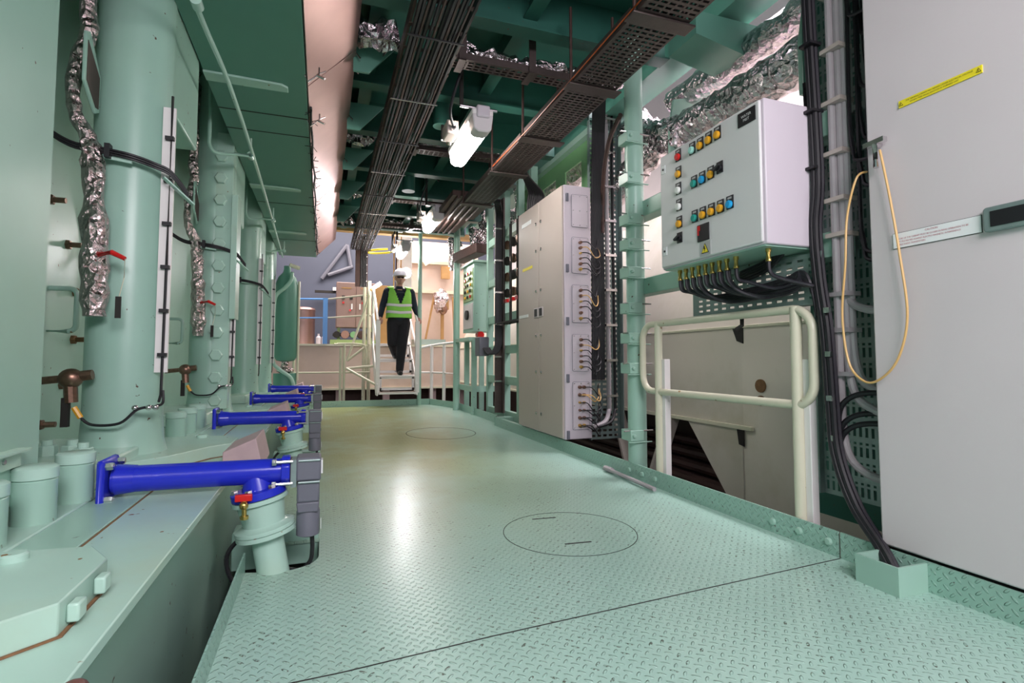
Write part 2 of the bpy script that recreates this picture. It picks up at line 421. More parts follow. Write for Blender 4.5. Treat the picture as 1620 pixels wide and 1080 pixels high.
# left hull wall, ceiling, hall shell
m = MB(); m.box(-1.32, -1.24, -2.0, 9.6, -1.2, 3.4); struct('wall_left', m, 'mint')
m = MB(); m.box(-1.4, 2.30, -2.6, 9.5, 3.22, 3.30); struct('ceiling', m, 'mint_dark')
m = MB(); m.box(4.9, 5.0, -2.5, 15.0, -1.2, 6.0); struct('wall_right', m, 'pinkwall')
m = MB(); m.box(-4.5, 5.0, 14.2, 14.3, -1.2, 6.0); struct('wall_back', m, 'bluegrey')
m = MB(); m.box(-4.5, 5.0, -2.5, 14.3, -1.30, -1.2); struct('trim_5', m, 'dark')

m = MB(); m.box(-.40, .5, -.9, 9.3, -.42, -.40); struct('trim_6', m, 'dark')  # added dark sheet under the deck, giving the valve holes their black shade

# ================================================================ LEFT SIDE
# ledge: box girder with flange
g = thing('side_girder', 'long pale green box girder ledge running beside the walkway under the blue valves', 'girder', (-.6, 4, -1.0))
m = MB(); m.box(-.72, -.35, -.9, 9.3, .275, .30); m.build('top_flange', 'mint_pale', g, bevel=.003)
m = MB(); m.box(-.42, -.405, -.9, 9.3, -1.1, .275); m.build('web', 'mint', g)
m = MB(); m.box(-1.236, -.575, -.9, 9.3, .300, .306); m.build('wear_strip', 'mint', g, bevel=.002)
m = MB(); m.box(-1.236, -.72, -.9, 9.3, .20, .312); m.build('inner_flange', 'mint_pale', g, bevel=.004)
m = MB(); m.box(-.5745, -.570, -.9, 9.3, .300, .3015); m.build('rust_seam', 'rust', g)
# near panel (big upright flat casing)
p = thing('hull_casing', 'tall flat mint green casing at the far left edge, nearest the camera', 'casing', (-1.0, 1.4, .36))
m = MB(); m.box(-1.19, -.82, .2, 2.06, .36, 3.2); m.build('casing_body', 'mint', p, bevel=.008)
m = MB(); m.box(-.82, -.81, 1.6, 1.93, .475, .525); m.box(-.82, -.785, 1.6, 1.93, .520, .526); m.build('angle_bracket', 'mint_pale', p)
m = MB(); m.rev([(0, .008), (.004, .007)], (-.81, 1.84, .50), (1, 0, 0), 10); m.build('bolt', 'steel', p)
# round cover with studs on the hull wall
c = thing('round_hull_cover', 'large round bolted green cover on the left wall behind the flat casing', 'cover', (-1.2, 2.6, 1.0))
m = MB(); m.rev([(0, .79), (.03, .79), (.04, .78)], (-1.238, 2.6, 1.11), (1, 0, 0), 56); m.build('cover_plate', 'mint', c)
for k_ in range(16):
    a = 2 * PI * (k_ + .5) / 16; y, z = 2.6 + .70 * math.cos(a), 1.0 + .62 * math.sin(a)
    if y < 2.6: continue
    b = MB(); hexa(b, (-1.2, y, z), (1, 0, 0), .024, .02); b.cyl((-1.18, y, z), (-1.135, y, z), .013, n=10); b.build('stud', 'copper' if k_ % 3 else 'rust', c)
# columns
def column(y, label, strip=False):
    t = thing('hull_column', label, 'column', (-.866, y, .31), 'hull columns along the left wall')
    m = MB(); m.rev([(0, .20), (.03, .178), (.10, .16), (.2, .153), (2.9, .153)], (-.85, y, .31), (0, 0, 1), 40)
    m.build('shaft', 'mint', t)
    m = MB(); m.box(-.93, -.705, y + .02, y + .55, 1.98, 3.2); m.build('top_bracket', 'mint', t, bevel=.01)
    m = MB(); m.box(-.715, -.664, y - .09, y - .075, .72, 1.95 if not strip else 2.1)
    for z in (.72, 1.9): pass
    m.build('cable_strip', 'white', t, label='white backing strip')
    m = MB(); m.tube([(-.676, y - .10, 2.0), (-.678, y - .10, 1.2), (-.682, y - .10, .62), (-.684, y - .12, .59)], .006, 6); m.build('strip_cable', 'black', t)
    for z in (.8, 1.0, 1.2, 1.4, 1.6, 1.8):
        m = MB(); m.box(-.70, -.665, y - .112, y - .088, z - .008, z + .008); m.build('cable_clip', 'black', t)
    return t
col1 = column(2.9, 'nearest round green hull column, just right of the foil-wrapped pipe')
index_kids()
col2 = column(4.87, 'second round green hull column, carrying a row of large hexagonal bolts', True)
m = MB(); m.box(-.86, -.70, 4.72, 4.87, .39, 2.6); m.box(-.705, -.66, 4.70, 4.9, 1.1, 2.1); m.build('bolt_strip', 'mint_pale', col2, bevel=.004)
for i in range(12):
    b = MB(); hexa(b, (-.785, 4.72, .46 + i * .1765), (0, -1, 0), .048, .03); b.build('hex_bolt', 'mint_pale', col2)
col3 = copy_tree(col1, (-.866, 6.84, .31), 'third round green hull column, between the bolted column and the far one')
col4_ = copy_tree(col1, (-.866, 8.55, .31), 'farthest round green hull column, just left of the green gas bottle')
# column foot blocks
for i, y in enumerate((2.9, 4.87, 6.84)):
    m = MB(); m.box(-1.2, -.75, y - .62, y + .25, .312, .40)
    tag(m.build('foot_block', 'mint_pale', bevel=.01), ['low green block under the nearest hull column', 'low green block under the hex-bolted column', 'low green block under the third hull column'][i], 'block', 'foot blocks')
    m = MB()
# mounting studs (bollard-like jacking cylinders)
def bollard(x, y, label):
    t = thing('jacking_bolt', label, 'bolt', (x, y, .312), 'jacking bolts on the ledge')
    m = MB(); m.rev([(0, .052), (.12, .052), (.125, .048)], (x, y, .312), (0, 0, 1), 24); m.build('sleeve', 'mint', t)
    m = MB(); m.rev([(0, .054), (.03, .054), (.035, .046)], (x, y, .438), (0, 0, 1), 24); m.build('cap', 'mint_pale', t)
bollard(-.765, 2.17, 'stout green cylinder on the ledge right of the flat casing corner')
bollard(-.775, 1.93, 'stout green cylinder on the ledge half under the flat casing, second from the left')
bollard(-.79, 1.70, 'stout green cylinder on the ledge at the left edge of the photo')
for i, y in enumerate((3.62, 3.90, 4.18)):
    bollard(-.80, y, ['nearest of three green cylinders on the ledge right of the first column', 'middle of three green cylinders on the ledge before the hex-bolted column', 'farthest of three green cylinders on the ledge, closest to the hex-bolted column'][i])
# nuts on the foot block
for i, (x, y) in enumerate(((-1.02, 2.62), (-.93, 2.60), (-.86, 2.50))):
    m = MB(); m.rev([(0, .035), (.035, .035), (.04, .03)], (x, y, .40), (0, 0, 1), 6); m.cyl((x, y, .43), (x, y, .46), .018)
    tag(m.build('anchor_nut', 'mint_pale', flat=True), ['green nut on the foot block closest to the hull wall', 'middle green nut on the foot block below the first column', 'green nut on the foot block nearest the walkway'][i], 'nut', 'anchor nuts')
# hatch covers on the ledge
def hatch(y, label):
    t = thing('ledge_hatch', label, 'hatch', (-.62, y, .3), 'hatch covers on the ledge')
    o = [(-.80, y - .55), (-.50, y - .55), (-.425, y - .13), (-.425, y + .10), (-.47, y + .20), (-.58, y + .24), (-.80, y + .24)]
    o = [(-.86, y - .62), (-.62, y - .40), (-.50, y - .17), (-.42, y - .10), (-.42, y + .12), (-.48, y + .22), (-.80, y + .26)]
    m = MB(); m.prism(o, 'Z', .302, .36); m.build('cover', 'mint_pale', t, bevel=.003)
    m = MB(); o2 = [(a + (.006 if a > -.6 else 0), b) for a, b in o]; m.prism(o2, 'Z', .3005, .304); m.build('weld_line', 'rust', t)
    for dy in (-.055, .065):
        m = MB(); m.box(-.42, -.400, y + dy - .018, y + dy + .018, .312, .345); m.build('lug', 'mint_pale', t, bevel=.004)
    m = MB(); m.rev([(0, .025), (.012, .025), (.016, .02)], (-.60, y + .17, .36), (0, 0, 1), 18); m.build('plug', 'mint_pale', t)
hatch(1.25, 'faceted pale green hatch cover with rusty weld line, in the lower left corner')
for i, y in enumerate((3.10, 5.05, 7.0)):
    hatch(y, ['pale green hatch cover on the ledge behind the nearest blue valve', 'pale green hatch cover on the ledge behind the second blue valve', 'pale green hatch cover on the ledge behind the third blue valve'][i])

# foil-wrapped vertical pipes
def foil_pipe(dx, dy, label, s=1):
    t = thing('foil_wrapped_pipe', label, 'pipe', (-.92 + dx, 2.69 + dy, .96), 'foil wrapped pipes on the left wall')
    path = [(-.98, 2.70, 3.05), (-.98, 2.70, 2.36), (-.97, 2.69, 2.18), (-.995, 2.66, 2.02), (-1.0, 2.66, 1.84), (-.955, 2.68, 1.72), (-.935, 2.69, 1.62), (-.925, 2.69, 1.42), (-.912, 2.69, 1.16), (-.908, 2.69, .96)]
    rr = [.036, .034, .036, .028, .024, .034, .040, .044, .050, .040]
    sp = smooth_path(path, 5); n = len(sp); R_ = []
    for i in range(n):
        f = i / (n - 1) * (len(rr) - 1); j = min(int(f), len(rr) - 2); R_.append((rr[j] + (rr[j + 1] - rr[j]) * (f - j)) * (.86 + .28 * random.random()))
    sp = [p_ + Vector((dx, dy, 0)) for p_ in sp]
    m = MB(); m.tube(sp, R_, 11, jit=.22, fr=7); m.build('foil_lagging', 'foil_pink', t, flat=True)
    x, y = -.885 + dx, 2.64 + dy
    m = MB(); m.tube([(x, y, 1.215), (x + .05, y - .01, 1.225), (x + .10, y - .02, 1.20)], [.012, .012, .009], 8); m.build('valve_lever', 'red', t, label='dark red valve lever')
    m = MB(); m.tube([(x + .10, y - .02, 1.2), (x + .10, y - .02, 1.12), (x + .085, y - .02, 1.04)], .002, 5); m.build('tag_string', 'cream', t)
    m = MB(); m.box(x + .073, x + .093, y - .025, y - .018, .95, 1.04); m.build('tag', 'dark', t)
foil_pipe(0, 0, 'thick foil-wrapped pipe with a red lever beside the flat casing')
foil_pipe(-.0, 2.0, 'thin-looking foil-wrapped pipe with a red lever left of the hex-bolted column')
# name plates held off the columns
for i, (x, y) in enumerate(((-.955, 2.70), (-.955, 4.70))):
    t = thing('stand_off_plate', ['small green and rusty plate on the wall beside the thick foil pipe', 'small green plate beside the far foil pipe'][i], 'plate', (x, y, 1.88), 'stand-off plates')
    m = MB(); m.prism([(y - .10, 2.14), (y - .10, 1.93), (y + .02, 1.84), (y + .06, 1.86), (y + .06, 2.02), (y - .06, 2.16)], 'X', x, x + .012); m.build('plate', 'mint', t, bevel=.003)
    m = MB(); m.prism([(y - .085, 2.11), (y - .085, 1.94), (y + .015, 1.865), (y + .045, 1.87), (y + .045, 2.01)], 'X', x + .012, x + .014); m.build('plate_face', 'brown', t)
# grab handles on the hull wall
for i, (y) in enumerate((3.05, 5.05)):
    t = MB(); z0, z1 = .91, 1.11
    t.tube([(-1.24, y - .02, z0), (-1.12, y - .02, z0)] + arc((-1.12, y - .02, z0 + .03), .03, -PI / 2, 0, 4) + arc((-1.12, y - .02, z1 - .03), .03, 0, PI / 2, 4) + [(-1.24, y - .02, z1)], .012, 10)
    tag(t.build('grab_handle', 'mint_pale'), ['green D-shaped grab handle left of the thick foil pipe', 'green D-shaped grab handle beside the far foil pipe'][i], 'handle', 'grab handles')
# sensors with black leads
def sensor(dy, label):
    t = thing('pressure_sensor', label, 'sensor', (-1.0, 2.8 + dy, .5), 'bronze sensors on the hull wall')
    y = 2.74 + dy
    m = MB(); m.cyl((-1.2, y, .68), (-1.00, y - .02, .70), .016); m.ball((-.985, y - .03, .70), .045, .04, .042); m.cyl((-.985, y - .03, .67), (-.98, y - .03, .60), .024, n=10); m.cyl((-.95, y - .03, .71), (-.91, y - .03, .715), .022, n=10); m.build('sensor_body', 'copper', t)
    m = MB(); m.box(-1.01, -.985, y - .045, y - .02, .50, .62); m.build('sensor_tag', 'dark', t)
    m = MB(); m.cyl((-.97, y - .03, .58), (-.945, y - .03, .535), .011, n=8); m.build('cable_boot', 'orange', t)
    m = MB(); m.tube(smooth_path([(-.945, y - .03, .535), (-.90, y - .04, .505), (-.80, y - .06, .51), (-.74, y - .05, .565), (-.69, y - .02, .575), (-.665, y + .02, .585), (-.67, y + .04, .64)]), .006, 7); m.build('lead', 'black', t)
    for x in (-.75, -.70, -.675):
        m = MB(); m.ball((x, y - .045, .572), .013); m.build('cable_clip', 'steel', t)
sensor(0, 'bronze sensor with a drooping black lead on the nearest hull column')
sensor(1.97, 'bronze sensor with a drooping black lead below the far foil pipe')
# black cable runs round the columns
for i, dy in enumerate((0, 1.97, 3.94)):
    t = thing('cable_loop', ['black cable run bent round the nearest hull column', 'black cable run bent round the hex-bolted column', 'black cable run bent round the third hull column'][i], 'cable', (-.87, 2.7 + dy, 1.6), 'cable runs round the columns')
    pts = [(-1.22, 2.6 + dy, 1.85), (-1.13, 2.68 + dy, 1.76), (-1.02, 2.70 + dy, 1.69), (-.90, 2.70 + dy, 1.675), (-.80, 2.70 + dy, 1.66), (-.72, 2.74 + dy, 1.645), (-.66, 2.76 + dy, 1.62), (-.60, 2.80 + dy, 1.54)]
    for q in range(3):
        m = MB(); m.tube(smooth_path([(a, b - .004 * q, c_ + .009 * (q - 1)) for a, b, c_ in pts]), .0052, 6); m.build('cable', 'black', t)
    m = MB(); m.bar((-.93, 2.712 + dy, 1.655), (-.80, 2.712 + dy, 1.64), .012, .012); m.build('support_bar', 'mint_pale', t)
    m = MB(); m.bar((-.69, 2.75 + dy, 1.60), (-.58, 2.81 + dy, 1.50), .03, .006); m.build('support_bar', 'mint_pale', t)
    m = MB(); m.box(-.895, -.875, 2.68 + dy, 2.715 + dy, 1.645, 1.705); m.build('cable_strap', 'black', t)

# overhead duct and silver underside
d = thing('overhead_duct', 'long green rectangular duct hanging overhead on the left above the ledge', 'duct', (-.41, 4.2, 2.5))
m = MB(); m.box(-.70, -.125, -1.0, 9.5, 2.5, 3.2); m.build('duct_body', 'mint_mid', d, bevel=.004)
for y in (3.55, 5.72, 7.7):
    m = MB(); m.prism([(-.70, y - .05), (-.27, y - .03), (-.235, y), (-.235, y + .06), (-.70, y + .06)], 'Z', 2.485, 2.4995); m.build('stiffener_plate', 'mint_pale', d, bevel=.003)
for y in (1.95, 4.0, 4.33, 6.3, 8.2):
    m = MB(); m.box(-.70, -.125, y, y + .012, 2.4975, 2.4995); m.build('panel_seam', 'dark', d)
s_ = thing('silver_lining_panel', 'sloping polished metal panel along the right edge of the overhead duct', 'panel', (.02, 5, 2.5))
def slope_slab(y0, y1):
    q = MB(); q.add([(-.115, y0, 2.50), (.175, y0, 2.80), (.169, y0, 2.806), (-.121, y0, 2.506), (-.115, y1, 2.50), (.175, y1, 2.80), (.169, y1, 2.806), (-.121, y1, 2.506)],
                 [(0, 1, 2, 3), (7, 6, 5, 4), (0, 4, 5, 1), (1, 5, 6, 2), (2, 6, 7, 3), (3, 7, 4, 0)]); return q
for y0, y1 in ((1.0, 3.50), (3.51, 6.2), (6.21, 9.35)):
    slope_slab(y0, y1).build('metal_sheet', 'stainless', s_)
for y in (2.45, 3.35, 4.0):
    m = MB(); m.tube([(-.13, y, 2.49), (-.11, y, 2.45), (-.05, y, 2.51), (-.05, y, 2.55)], .006, 6); m.cyl((-.06, y, 2.50), (-.015, y - .03, 2.47), .008, n=8); m.cyl((-.055, y, 2.51), (-.01, y + .01, 2.54), .004, n=6); m.build('clamp', 'steel', s_)
for i, y in enumerate((3.55, 4.5, 5.5, 6.6, 7.7)):
    t = MB(); t.tube([(.17, y, 2.80), (.20, y, 2.77), (.20, y + .20, 2.77), (.17, y + .20, 2.80)], .006, 6); t.build('pull_handle', 'steel', s_)
t = thing('duct_edge_cable', 'black cable with bristling cable ties along the edge of the polished panel', 'cable', (-.09, 6.5, 2.45))
m = MB(); m.tube(smooth_path([(-.10 + random.uniform(-.008, .008), 3.8 + i * .28, 2.49 + random.uniform(-.01, .01)) for i in range(20)], 4), .009, 6); m.build('cable', 'black', t)
for i in range(34):
    y = 3.85 + i * .16; m = MB()
    for _ in range(2):
        a = random.uniform(0, 2 * PI); L_ = random.uniform(.03, .07); m.cyl((-.10, y, 2.49), (-.10 + L_ * math.cos(a), y + random.uniform(-.06, .06), 2.49 + L_ * math.sin(a) * .8), .0028, n=4)
    m.build('cable_tie', 'black', t)
# conduit under the duct
t = thing('duct_conduit', 'thin pale conduit running along the underside of the overhead duct', 'conduit', (-.55, 5, 2.35))
m = MB(); m.tube(smooth_path([(-.56, 1.2, 2.36), (-.56, 2.6, 2.36), (-.53, 3.3, 2.35), (-.53, 4.48, 2.35), (-.56, 6.5, 2.35), (-.60, 8.8, 2.35)]), .0125, 10); m.build('conduit_pipe', 'mint_pale', t)
for y in (2.60, 4.48, 6.5, 8.3):
    m = MB(); m.cyl((-.55, y - .03, 2.35), (-.55, y + .03, 2.35), .024, n=12); m.cyl((-.55, y, 2.35), (-.55, y, 2.49), .008, n=8); m.build('coupling', 'mint_pale', t)
for i, y in enumerate((4.45, 6.42, 8.25)):
    m = MB(); m.tube(smooth_path([(-.55, y, 2.34), (-.64, y - .03, 2.33), (-.76, y - .1, 2.30), (-.80, y - .14, 2.34), (-.80, y - .16, 2.45), (-.80, y - .16, 2.9)]), .013, 8); m.build('branch_pipe', 'mint', t)

# ---------------------------------------------------------------- blue valve assemblies
def valve():
    Y = BAYS[0]
    t = thing('valve_actuator', 'nearest and largest blue valve tube with a grey motor, across the ledge edge', 'valve', (-.2, Y, 0), 'blue valve actuators')
    m = MB(); m.cyl((-.665, Y, .367), (-.13, Y, .362), .045, n=28); m.cyl((-.655, Y, .367), (-.60, Y, .367), .052, .046, n=28)
    axd = Vector((-.06, 0, .32)).normalized(); base = Vector((-.152, Y, -.03))
    P = lambda tt: base + axd * tt
    m.cyl(P(.335), P(.41), .056, .036, n=24); m.build('valve_tube', 'blue', t)
    m = MB(); m.box(-.695, -.672, Y - .078, Y + .078, .290, .445); m.build('end_flange', 'blue', t, bevel=.012)
    for a, b in ((-1, -1), (1, -1), (1, 1), (-1, 1)):
        q = MB(); hexa(q, (-.672, Y + a * .055, .367 + b * .055), (1, 0, 0), .013, .022); q.build('flange_bolt', 'steel', t)
    m = MB(); m.rev([(0, .058), (.03, .058)], (-.135, Y, .362), (1, 0, 0), 8, PI / 8); m.build('drive_flange', 'blue', t, bevel=.003)
    m = MB(); m.box(-.112, -.100, Y - .035, Y + .035, .315, .405); m.build('coupling_block', 'brown', t)
    for b in (-.04, .04):
        q = MB(); q.cyl((-.155, Y - .052, .362 + b), (-.095, Y - .052, .362 + b), .006, n=8); hexa(q, (-.165, Y - .052, .362 + b), (1, 0, 0), .012, .015); q.build('tie_rod', 'steel', t)
    m = MB(); m.box(-.102, -.082, Y - .045, Y + .04, .305, .405); m.build('mounting_plate', 'galv', t)
    m = MB(); m.box(-.084, .004, Y - .05, Y + .06, .325, .412); m.box(-.080, .000, Y - .046, Y + .05, .245, .322); m.build('gearbox', 'motor', t, bevel=.008)
    m = MB(); m.prism([(-.081, .246), (.0, .246), (-.003, .208), (-.076, .208)], 'Y', Y - .046, Y + .05); m.build('gearbox_neck', 'motor', t, bevel=.005)
    m = MB(); m.rev([(0, .034), (.004, .042), (.09, .042), (.095, .040)], (-.039, Y, .115), (0, 0, 1), 24); m.build('motor_can', 'motor', t)
    m = MB()
    for z in (.322, .402): m.cyl((-.075, Y - .053, z), (.0, Y - .053, z), .0045, n=8)
    m.build('clamp_screw', 'galv', t)
    m = MB(); m.box(.004, .010, Y - .02, Y + .03, .345, .395); m.box(.006, .008, Y - .028, Y - .022, .14, .18); m.build('rating_plate', 'label_white', t)
    m = MB(); m.rev([(0, .095), (.028, .095)], P(.31), axd, 28); m.build('upper_flange', 'blue', t, bevel=.003)
    for k_ in range(6):
        a = k_ * PI / 3 + .3; u, v = frame(axd); c0 = P(.338) + (u * math.cos(a) + v * math.sin(a)) * .078
        q = MB(); hexa(q, c0, axd, .013, .014); q.build('flange_bolt', 'steel', t)
    m = MB(); m.rev([(0, .06), (.005, .103), (.020, .103), (.0205, .098), (.022, .098), (.023, .103), (.036, .103), (.042, .078), (.048, .072), (.125, .082), (.13, .097), (.145, .097)], P(.163), axd, 32); m.build('check_valve_body', 'mint_pale', t)
    m = MB(); m.cyl(P(-.12), P(.17), .055, n=28); m.build('riser_pipe', 'mint_pale', t)
    u, v = frame(axd)
    pt = P(.33) + Vector((-.035, -.098, -.01))
    m = MB(); m.box(pt.x - .030, pt.x + .025, pt.y - .012, pt.y + .006, pt.z - .002, pt.z + .022); m.build('hand_lever', 'red', t, bevel=.003, label='small red hand lever')
    m = MB(); m.cyl((pt.x, pt.y - .01, pt.z), (pt.x + .002, pt.y - .012, pt.z - .055), .008, n=10); m.ball((pt.x, pt.y - .012, pt.z - .015), .015); m.rev([(0, .014), (.012, .014)], (pt.x + .002, pt.y - .012, pt.z - .062), (0, 0, 1), 8); m.build('drain_cock', 'brass', t)
    m = MB(); m.tube(smooth_path([(-.025, Y, .118), (-.022, Y + .005, .06), (-.03, Y + .01, .01), (-.07, Y + .02, -.02), (-.12, Y + .03, -.01)]), .008, 8)
    m.tube(smooth_path([(-.20, Y + .03, .14), (-.27, Y + .02, .12), (-.315, Y + .02, .06), (-.30, Y + .02, -.02), (-.25, Y + .02, -.06), (-.2, Y + .03, -.09)]), .008, 8); m.build('motor_cable', 'black', t)
    return t
v1 = valve(); index_kids()
for y, lb in zip(BAYS[1:], ('second blue valve tube with a grey motor, behind the nearest one', 'third blue valve tube with a grey motor, counted from the camera', 'farthest and smallest blue valve tube with a grey motor')):
    copy_tree(v1, (-.2, y, 0), lb)
for i, y in enumerate((2.62, 4.62, 6.6, 8.5)):
    m = MB(); m.add([(-.40, y, .302), (-.24, y, .302), (-.24, y + .35, .302), (-.40, y + .35, .302), (-.40, y, .375), (-.27, y, .43), (-.27, y + .35, .43), (-.40, y + .35, .375)],
                    [(0, 3, 2, 1), (4, 5, 6, 7), (0, 1, 5, 4), (1, 2, 6, 5), (2, 3, 7, 6), (3, 0, 4, 7)])
    tag(m.build('wedge_cover', 'pinkgrey', bevel=.003), ['pinkish grey sloping cover just behind the nearest blue valve', 'pinkish grey sloping cover just behind the second blue valve', 'pinkish grey sloping cover just behind the third blue valve', 'pinkish grey sloping cover behind the farthest blue valve'][i], 'cover', 'sloping covers behind the valves')
    m = MB(); m.box(-.34, .00, y - .11, y + .02, -.1, .055)
    tag(m.build('valve_foot_plate', 'mint', bevel=.004), ['low green plate edging the deck hole behind the nearest valve', 'low green plate edging the deck hole behind the second valve', 'low green plate edging the deck hole behind the third valve', 'low green plate edging the deck hole behind the farthest valve'][i], 'plate', 'foot plates at the deck holes')
# leather glove tip at the bottom edge
m = MB(); m.ball((-.315, .90, .322), .022, .040, .018); m.ball((-.337, .895, .322), .018, .040, .017)
tag(m.build('work_glove', 'leather'), 'tip of a brown leather work glove lying on the ledge at the bottom edge', 'glove')
# green bottle at the far end
t = thing('gas_bottle', 'tall green pressure bottle with a domed top at the far end of the ledge', 'bottle', (-.54, 9.0, .30))
m = MB(); m.rev([(0, .05), (.02, .13), (.08, .172), (1.05, .172), (1.2, .168), (1.32, .13), (1.40, .06), (1.46, .05), (1.50, .05)], (-.54, 9.0, .74), (0, 0, 1), 32); m.build('vessel', 'mint_mid', t)
m = MB(); m.rev([(0, .17), (.26, .17)], (-.54, 9.0, .30), (0, 0, 1), 28); m.build('base_ring', 'mint_mid', t)
m = MB(); m.rev([(0, .06), (.03, .13), (.06, .13), (.10, .07), (.19, .05)], (-.54, 9.0, .56), (0, 0, 1), 16); m.build('bottom_valve', 'foil_pink', t)
m = MB(); m.tube(smooth_path([(-.46, 8.83, 2.12), (-.47, 8.80, 2.0), (-.55, 8.80, 1.88), (-.68, 8.80, 1.74), (-.705, 8.80, 1.5), (-.705, 8.8, 1.1), (-.70, 8.8, .75), (-.6, 8.8, .62), (-.45, 8.8, .5), (-.40, 8.8, .36)]), .028, 10); m.build('bypass_pipe', 'mint', t)
m = MB(); m.cyl((-.36, 8.95, 2.0), (-.36, 8.95, .45), .018, n=8); m.cyl((-.5, 8.85, 2.24), (-.36, 8.9, 2.2), .03); m.build('side_pipe', 'cream', t)

# ================================================================ CEILING
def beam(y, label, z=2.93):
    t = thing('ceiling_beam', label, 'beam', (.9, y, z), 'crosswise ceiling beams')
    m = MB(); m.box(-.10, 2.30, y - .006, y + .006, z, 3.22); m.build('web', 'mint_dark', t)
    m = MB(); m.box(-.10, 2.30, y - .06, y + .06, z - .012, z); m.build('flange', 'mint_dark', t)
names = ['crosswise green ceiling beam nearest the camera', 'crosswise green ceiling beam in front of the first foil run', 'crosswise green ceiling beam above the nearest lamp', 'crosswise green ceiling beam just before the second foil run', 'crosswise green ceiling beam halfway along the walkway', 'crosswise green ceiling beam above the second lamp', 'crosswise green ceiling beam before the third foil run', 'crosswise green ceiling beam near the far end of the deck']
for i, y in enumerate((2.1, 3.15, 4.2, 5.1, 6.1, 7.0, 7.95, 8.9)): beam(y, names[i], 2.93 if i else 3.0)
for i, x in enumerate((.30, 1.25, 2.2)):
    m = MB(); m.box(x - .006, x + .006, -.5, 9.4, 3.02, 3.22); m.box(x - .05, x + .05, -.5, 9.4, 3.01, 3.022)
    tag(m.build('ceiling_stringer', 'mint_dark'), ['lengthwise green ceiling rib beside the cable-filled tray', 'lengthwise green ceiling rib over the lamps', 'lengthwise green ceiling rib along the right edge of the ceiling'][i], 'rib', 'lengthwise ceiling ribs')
for i, y in enumerate((3.6, 4.55, 5.55, 6.6, 7.7)):
    m = MB(); m.prism([(.16, 2.93), (.16, 2.70), (.26, 2.70), (.46, 2.93)], 'Y', y - .01, y + .01)
    tag(m.build('gusset_plate', 'mint_mid'), 'triangular green gusset plate right of the polished panel, ' + ['nearest', 'second from the camera', 'third from the camera', 'fourth from the camera', 'farthest'][i], 'gusset', 'gusset plates')
for i, y in enumerate((3.75, 5.6)):
    m = MB(); m.cyl((.92, y + .6, 2.75), (.92, y + .6, 3.2), .075, n=24); tag(m.build('ceiling_socket', 'mint_dark'), ['short round green socket on the ceiling behind the nearest lamp', 'short round green socket on the ceiling before the second lamp'][i], 'socket', 'round sockets')
# left cable tray
t = thing('cable_tray', 'wide dark cable tray packed with black cables running lengthwise overhead', 'cable tray', (.6, 5, 2.66))
m = MB(); m.box(.43, .445, .5, 9.6, 2.70, 2.78); m.box(.755, .77, .5, 9.6, 2.70, 2.78)
for i in range(38): m.box(.43, .77, .55 + i * .24, .58 + i * .24, 2.695, 2.702)
m.build('tray_frame', 'brown', t)
for i in range(13):
    x = .455 + i * .0245; r = random.uniform(.008, .014)
    m = MB(); m.tube(smooth_path([(x + random.uniform(-.006, .006), .5 + j * .9, 2.687 - random.uniform(0, .02)) for j in range(11)], 3), r, 6); m.build('power_cable', ['black', 'purple_black', 'brown'][i % 3], t)
for i in range(9):
    m = MB(); m.box(.43, .77, 3.0 + i * .8, 3.012 + i * .8, 2.655, 2.662); m.build('cable_tie', 'steel' if i % 2 else 'black', t)
t = thing('cable_riser', 'brown vertical cable riser dropping from the end of the overhead tray', 'cable tray', (.65, 10.0, 1.9))
m = MB(); m.box(.54, .62, 9.98, 10.02, 2.1, 3.05); m.box(.62, .76, 10.0, 10.02, 2.1, 3.05); m.build('riser_frame', 'brown', t)
for i in range(4):
    m = MB(); m.cyl((.64 + i * .03, 9.985, 2.1), (.64 + i * .03, 9.985, 3.05), .011, n=6); m.build('cable', 'black', t)
for i in range(6):
    m = MB(); m.ball((.735, 9.97, 2.2 + i * .15), .012); m.build('rivet', 'steel', t)
# cross runs with foil
def foil_blob(x0, x1, y, z, r, n, name, par, jit=.35):
    sp = [(x0 + (x1 - x0) * i / n, y + random.uniform(-.015, .015), z + random.uniform(-.012, .012)) for i in range(n + 1)]
    m = MB(); m.tube(sp, [r * random.uniform(.7, 1.15) for _ in sp], 14, jit=jit, fr=8); return m.build(name, 'foil', par, flat=True)
for i, (y, z) in enumerate(((3.42, 2.87), (5.32, 2.98), (7.2, 3.0), (8.75, 3.02))):
    t = thing('foil_wrapped_cross_pipe', 'foil-wrapped pipe crossing under the ceiling, ' + ['nearest the camera', 'behind the nearest lamp', 'before the second lamp', 'at the far end'][i], 'pipe', (1.1, y, z - .2), 'foil wrapped pipes crossing the ceiling')
    foil_blob(.16, .44, y, z, .085, 10, 'foil_lagging', t, .5); foil_blob(.74, 2.1, y, z, .052, 30, 'foil_lagging', t, .5)
    m = MB(); m.slotted((.78, y - .06, z - .085), (1, 0, 0), (0, 1, 0), 1.0, .12, [(.02 + k_ * .05, .055 + k_ * .05) for k_ in range(19)], [(.02 + .035 * j, .04 + .035 * j) for j in range(3)], .003)
    m.box(.78, 1.78, y - .063, y - .06, z - .085, z - .04); m.box(.78, 1.78, y + .06, y + .063, z - .085, z - .04); m.build('pipe_tray', 'tray', t)
    for x in (.82, 1.32):
        m = MB(); m.box(x, x + .05, y - .085, y - .075, z - .10, z + .20); m.box(x, x + .05, y - .085, y + .08, z - .105, z - .095); m.box(x - .01, x + .06, y - .10, y - .06, z + .19, z + .22); m.build('hanger', 'tray', t)
